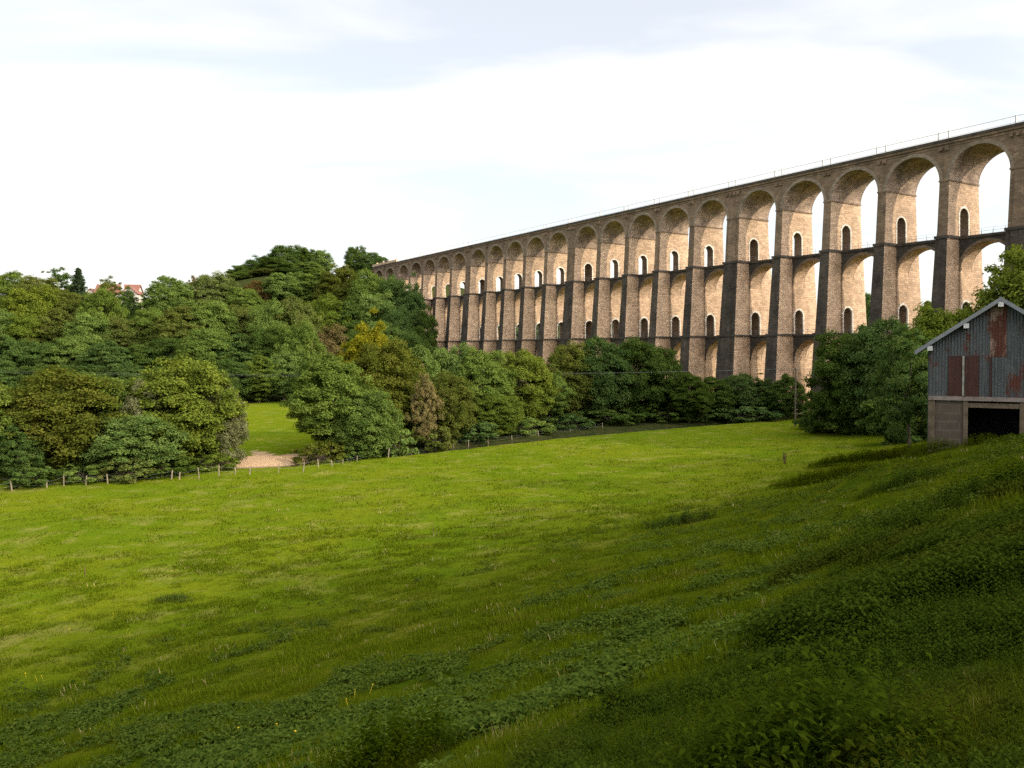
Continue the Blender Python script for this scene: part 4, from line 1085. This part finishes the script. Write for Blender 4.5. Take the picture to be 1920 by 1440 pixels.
# ------------------------------------------------------------------ grass and weeds
def scatter(name, proto_co, n_corner, proto_t, pts, yaw, scl, matn, lean=None, tvar=0.12):
    """one mesh of many plants; proto_co (V,3)"""
    n = len(pts); V = len(proto_co)
    c, s = np.cos(yaw), np.sin(yaw)
    P = proto_co[None, :, :] * scl[:, None, None]
    X = P[..., 0] * c[:, None] - P[..., 1] * s[:, None] + pts[:, None, 0]
    Y = P[..., 0] * s[:, None] + P[..., 1] * c[:, None] + pts[:, None, 1]
    Z = P[..., 2] + pts[:, None, 2]
    t = np.clip(proto_t[None, :] + rng.normal(0, tvar, n)[:, None], 0, 1)
    return np.stack([X, Y, Z], -1).reshape(-1, 3), t.reshape(-1)
def blades(n, h, spread, w, bend=0.5):
    """triangular grass blades"""
    a = rng.uniform(0, 6.28, n); r = spread * np.sqrt(rng.random(n)); hh = h * rng.uniform(0.5, 1.1, n)
    bx, by = np.cos(a) * r, np.sin(a) * r
    d = a + rng.normal(0, 0.9, n); bl = hh * bend * rng.uniform(0.3, 1.2, n)
    tx, ty = bx + np.cos(d) * bl, by + np.sin(d) * bl
    wx, wy = -np.sin(d + rng.normal(0, .6, n)) * w, np.cos(d) * w
    z = np.zeros(n)
    co = np.stack([np.stack([bx - wx, by - wy, z - 0.02], -1), np.stack([bx + wx, by + wy, z - 0.02], -1), np.stack([tx, ty, hh], -1)], 1).reshape(-1, 3)
    return co, np.repeat(np.clip(rng.normal(0.5, 0.22, n), 0, 1), 3)
def polar(n, r0, r1, a0=-37, a1=37):
    r = np.exp(rng.uniform(math.log(r0), math.log(r1), n)) ; th = np.radians(rng.uniform(a0, a1, n))
    return np.sin(th) * r, np.cos(th) * r
rng = np.random.default_rng(77)
def stuff(name, parts, n_corner, m):
    co = np.concatenate([p[0] for p in parts]); ti = np.concatenate([p[1] for p in parts])
    o = link_mesh(name, quads_mesh(name, co, n_corner, ti), None, [M[m]]); tag(o, kind='stuff'); return o
parts, dry = [], []
for r0, r1, n, nb, h, spr, w in ((3.5, 12, 30000, 30, 0.075, 0.11, 0.0032), (10, 28, 40000, 20, 0.095, 0.19, 0.007), (22, 60, 36000, 12, 0.12, 0.34, 0.015), (50, 130, 22000, 8, 0.12, 0.6, 0.030)):
    for v in range(3):
        co, ti = blades(nb, h, spr, w, 0.7)
        x, y = polar(n // 3, r0, r1)
        s = EX * x + EY * y
        clump = fbm(x / 1.3, y / 1.3, 61, 3)
        keep = (sand_ok := (seg_dist(x, y, STREAM) > 2.2)) & (s < 92) & (rng.random(len(x)) < 0.4 + 0.75 * smooth(0.35, 0.65, clump))
        x, y, clump = x[keep], y[keep], clump[keep]
        pts = np.stack([x, y, ground(x, y)], -1)
        scl = rng.uniform(0.6, 1.25, len(x)) * (0.65 + 0.7 * smooth(0.4, 0.7, clump))
        isdry = rng.random(len(x)) < 0.010
        parts.append(scatter('g', co, 3, ti, pts[~isdry], rng.uniform(0, 6.28, (~isdry).sum()), scl[~isdry], 'grass'))
        dry.append(scatter('g', co, 3, ti, pts[isdry], rng.uniform(0, 6.28, isdry.sum()), scl[isdry] * 1.1, 'grass'))
stuff('meadow_grass', parts, 3, 'grass')
stuff('dry_grass', dry, 3, 'grass_dry')

def rosette(n, L, up=0.35, tilt=0.5):
    co, ti = [], []
    for k in range(n):
        a = 2 * math.pi * k / n + rng.uniform(-.5, .5); l = L * rng.uniform(0.6, 1.15); e = rng.uniform(0.1, tilt)
        d = np.array([math.cos(a), math.sin(a), 0]); sd = np.array([-math.sin(a), math.cos(a), 0])
        b = d * L * rng.uniform(0.1, 0.9) + np.array([0, 0, up * L * rng.uniform(0.3, 1.6)])
        tip = b + d * l + np.array([0, 0, l * (e - 0.35)]); mid = b + d * l * 0.45 + np.array([0, 0, l * e * 0.55])
        wd = l * rng.uniform(0.26, 0.4)
        co += [b, mid + sd * wd + np.array([0, 0, .12 * l]), tip, mid - sd * wd + np.array([0, 0, .12 * l])]
        ti += [np.clip(rng.normal(0.5, 0.2), 0, 1)] * 4
    return np.array(co), np.array(ti)
parts = []
for r0, r1, n, L, nl in ((3, 12, 12000, 0.05, 12), (10, 30, 24000, 0.078, 11), (24, 58, 12000, 0.12, 10)):
    for v in range(4):
        co, ti = rosette(nl, L, 0.9)
        x, y = polar(n // 4, r0, r1)
        keep = (rng.random(len(x)) < weed_mask(x, y)) & (nettle_mask(x, y) < 0.6)
        x, y = x[keep], y[keep]
        parts.append(scatter('w', co, 4, ti, np.stack([x, y, ground(x, y)], -1), rng.uniform(0, 6.28, len(x)), rng.uniform(0.6, 1.5, len(x)), 'weed'))
stuff('broadleaf_weeds', parts, 4, 'weed')

def nettle(h, L, pairs):
    co, ti = [], []
    lx, ly = rng.normal(0, 0.12, 2) * h
    for k in range(pairs):
        f = (k + 1.0) / pairs; z = h * (0.25 + 0.75 * f); a0 = (k % 2) * math.pi / 2 + rng.uniform(-.3, .3)
        l = L * (1.15 - 0.55 * f) * rng.uniform(0.8, 1.2)
        for s in (0, math.pi):
            a = a0 + s
            d = np.array([math.cos(a), math.sin(a), 0]); sd = np.array([-math.sin(a), math.cos(a), 0])
            b = np.array([lx * f, ly * f, z]) + d * L * 0.15
            mid = b + d * l * 0.4 + np.array([0, 0, 0.05 * l]); tip = b + d * l + np.array([0, 0, -0.35 * l]); wd = l * 0.27
            co += [b, mid + sd * wd - np.array([0, 0, .05 * l]), tip, mid - sd * wd - np.array([0, 0, .05 * l])]
            ti += [np.clip(rng.normal(0.35 + 0.35 * f, 0.15), 0, 1)] * 4
    return np.array(co), np.array(ti)
parts = []
for r0, r1, n, h, L, pr in ((3, 11, 24000, 0.29, 0.062, 6), (8, 24, 30000, 0.33, 0.085, 6), (20, 45, 14000, 0.34, 0.12, 5), (40, 64, 9000, 0.34, 0.18, 4)):
    for v in range(4):
        co, ti = nettle(h, L, pr)
        x, y = polar(n // 4, r0, r1, 0, 40)
        nm = nettle_mask(x, y); pat = fbm(x / 1.8, y / 1.8, 71, 3)
        keep = rng.random(len(x)) < nm * (0.6 + 0.6 * smooth(0.38, 0.6, pat))
        lx_, ly_ = (x - BC.x) * BW.x + (y - BC.y) * BW.y, (x - BC.x) * BD.x + (y - BC.y) * BD.y
        keep &= ~((abs(lx_) < hw + 0.1) & (ly_ > -0.15) & (ly_ < 10))
        x, y, pat = x[keep], y[keep], pat[keep]
        parts.append(scatter('n', co, 4, ti, np.stack([x, y, ground(x, y)], -1), rng.uniform(0, 6.28, len(x)), rng.uniform(0.5, 1.1, len(x)) * (0.6 + 0.75 * smooth(0.4, 0.62, pat)), 'nettle'))
stuff('nettle_bed', parts, 4, 'nettle')

# separate clumps that stand out in the meadow
def clump(px, py, rad, h, n, L, label, m='nettle', name="weed_clump", flat=0.6, reach=None):
    x0, y0, z0 = hit(px, py) if reach is None else reach
    z0 = gz(x0, y0)
    co_, ti_ = [], []
    for v in range(3):
        co, ti = nettle(h, L, 6)
        a = rng.uniform(0, 6.28, n // 3); r = np.sqrt(rng.random(n // 3))
        x = x0 + np.cos(a) * r * rad; y = y0 + np.sin(a) * r * rad * flat
        pts = np.stack([x - x0, y - y0, ground(x, y) - z0], -1)
        q, w = scatter('c', co, 4, ti, pts, rng.uniform(0, 6.28, len(x)), rng.uniform(0.6, 1.1, len(x)) * (1.1 - 0.6 * r ** 2), m)
        co_.append(q); ti_.append(w)
    o = link_mesh(name, quads_mesh(name, np.concatenate(co_), 4, np.concatenate(ti_)), None, [M[m]])
    o.location = (x0, y0, z0)
    tag(o, label, 'plant clump', 'dark weed clumps on the meadow')
clump(1275, 985, 2.3, 0.6, 260, 0.17, 'dark nettle clump alone in the middle of the meadow')
clump(1555, 900, 4.6, 1.0, 800, 0.24, 'long dark nettle clump on the bank left below the barn', 'weed', flat=0.5)
clump(1615, 868, 5.0, 1.0, 700, 0.26, 'dark weed clump on the bank just behind the long dark clump', flat=0.5)
clump(1700, 852, 4.6, 0.9, 600, 0.24, 'weed clump nearest the left corner of the barn', 'weed', flat=0.5)
clump(1690, 915, 2.0, 0.7, 200, 0.18, 'low weed clump on the bank in front of the barn')
clump(0, 0, 1.5, 0.75, 240, 0.14, 'leafy weeds growing against the left foot of the barn wall', 'weed', flat=0.5, reach=(22.9, 45.2, 0))
clump(0, 0, 1.2, 0.55, 160, 0.13, 'leafy weeds growing in front of the barn post beside the doorway', 'weed', flat=0.5, reach=(24.9, 44.2, 0))
clump(1850, 935, 2.2, 0.8, 260, 0.17, 'dark weed clump at the right below the open doorway')
clump(730, 1460, 0.9, 0.75, 190, 0.11, 'nearest dark nettle clump at the bottom of the view, left one', flat=0.8)
clump(1510, 1460, 1.0, 0.75, 220, 0.11, 'nearest dark nettle clump at the bottom of the view, right one', flat=0.8)
clump(320, 1130, 1.0, 0.35, 120, 0.13, 'small weed clump on the left of the slope', 'weed')
clump(1150, 1130, 0.8, 0.35, 90, 0.10, 'small weed clump on the slope right of the middle', 'weed')
clump(1370, 1135, 0.5, 0.3, 60, 0.09, 'tiny weed clump beside the nettle bed edge', 'weed')
x0, y0, z0 = hit(1473, 870)
mb = MB(); rd = random.Random(5)
for k in range(16):
    a = rd.uniform(-0.25, 0.25); b = rd.uniform(-0.2, 0.2); h = rd.uniform(0.7, 1.3)
    mb.tube([(a * .3, b * .3, -0.05), (a * .7, b * .7, h * .6), (a, b, h)], [0.018, 0.014, 0.006], 5)
    for j in range(5):
        f = rd.uniform(0.5, 1.0); mb.tube([(a * f, b * f, h * f), (a * f + rd.uniform(-.08, .08), b * f + rd.uniform(-.08, .08), h * f + 0.1)], [0.016, 0.012], 4)
o = mb.build('dead_dock_stalk', M['dead']); o.location = (x0, y0, gz(x0, y0)); tag(o, 'brown dead dock stalk standing alone in the meadow left of the barn', 'dead plant')
for k, (px, py, lab) in enumerate([(155, 1085, 'thin brown dead stalk at the left of the meadow'), (812, 1003, 'pair of pale dry stalks in the middle of the meadow')]):
    x0, y0, z0 = hit(px, py); mb = MB()
    for j in range(3): mb.tube([(0, 0, -.05), (rd.uniform(-.1, .1), rd.uniform(-.1, .1), rd.uniform(.5, .9))], [0.014, 0.006], 5)
    o = mb.build('dead_stalk', M['dead']); o.location = (x0, y0, gz(x0, y0)); tag(o, lab, 'dead plant')
fm = None
for k, (px, py) in enumerate([(118, 1168), (125, 1190), (205, 1162), (232, 1192), (238, 1196), (62, 1283), (75, 1282), (42, 1276), (740, 1135), (691, 1306), (662, 1318), (651, 1336), (522, 1381), (553, 1395), (1520, 1220), (435, 1390)]):
    x0, y0, z0 = hit(px, py)
    if fm is None:
        mb = MB(); mb.tube([(0, 0, -0.05), (0, 0, 0.2)], [0.004, 0.003], 5)
        for j in range(8):
            a = j * math.pi / 4
            mb.poly([(0, 0, 0.2), (0.014 * math.cos(a - .35), 0.014 * math.sin(a - .35), 0.215), (0.028 * math.cos(a), 0.028 * math.sin(a), 0.21), (0.014 * math.cos(a + .35), 0.014 * math.sin(a + .35), 0.215)])
        fo_ = mb.build('yellow_flower', M['petal']); fm = fo_
    else:
        fo_ = fm.copy(); COL.objects.link(fo_)
    fo_.location = (x0, y0, gz(x0, y0)); fo_.rotation_euler = (0.3, -0.2, k)
    tag(fo_, 'small yellow meadow flower dotted among the weeds on the slope', 'flower', 'yellow flowers in the grass')
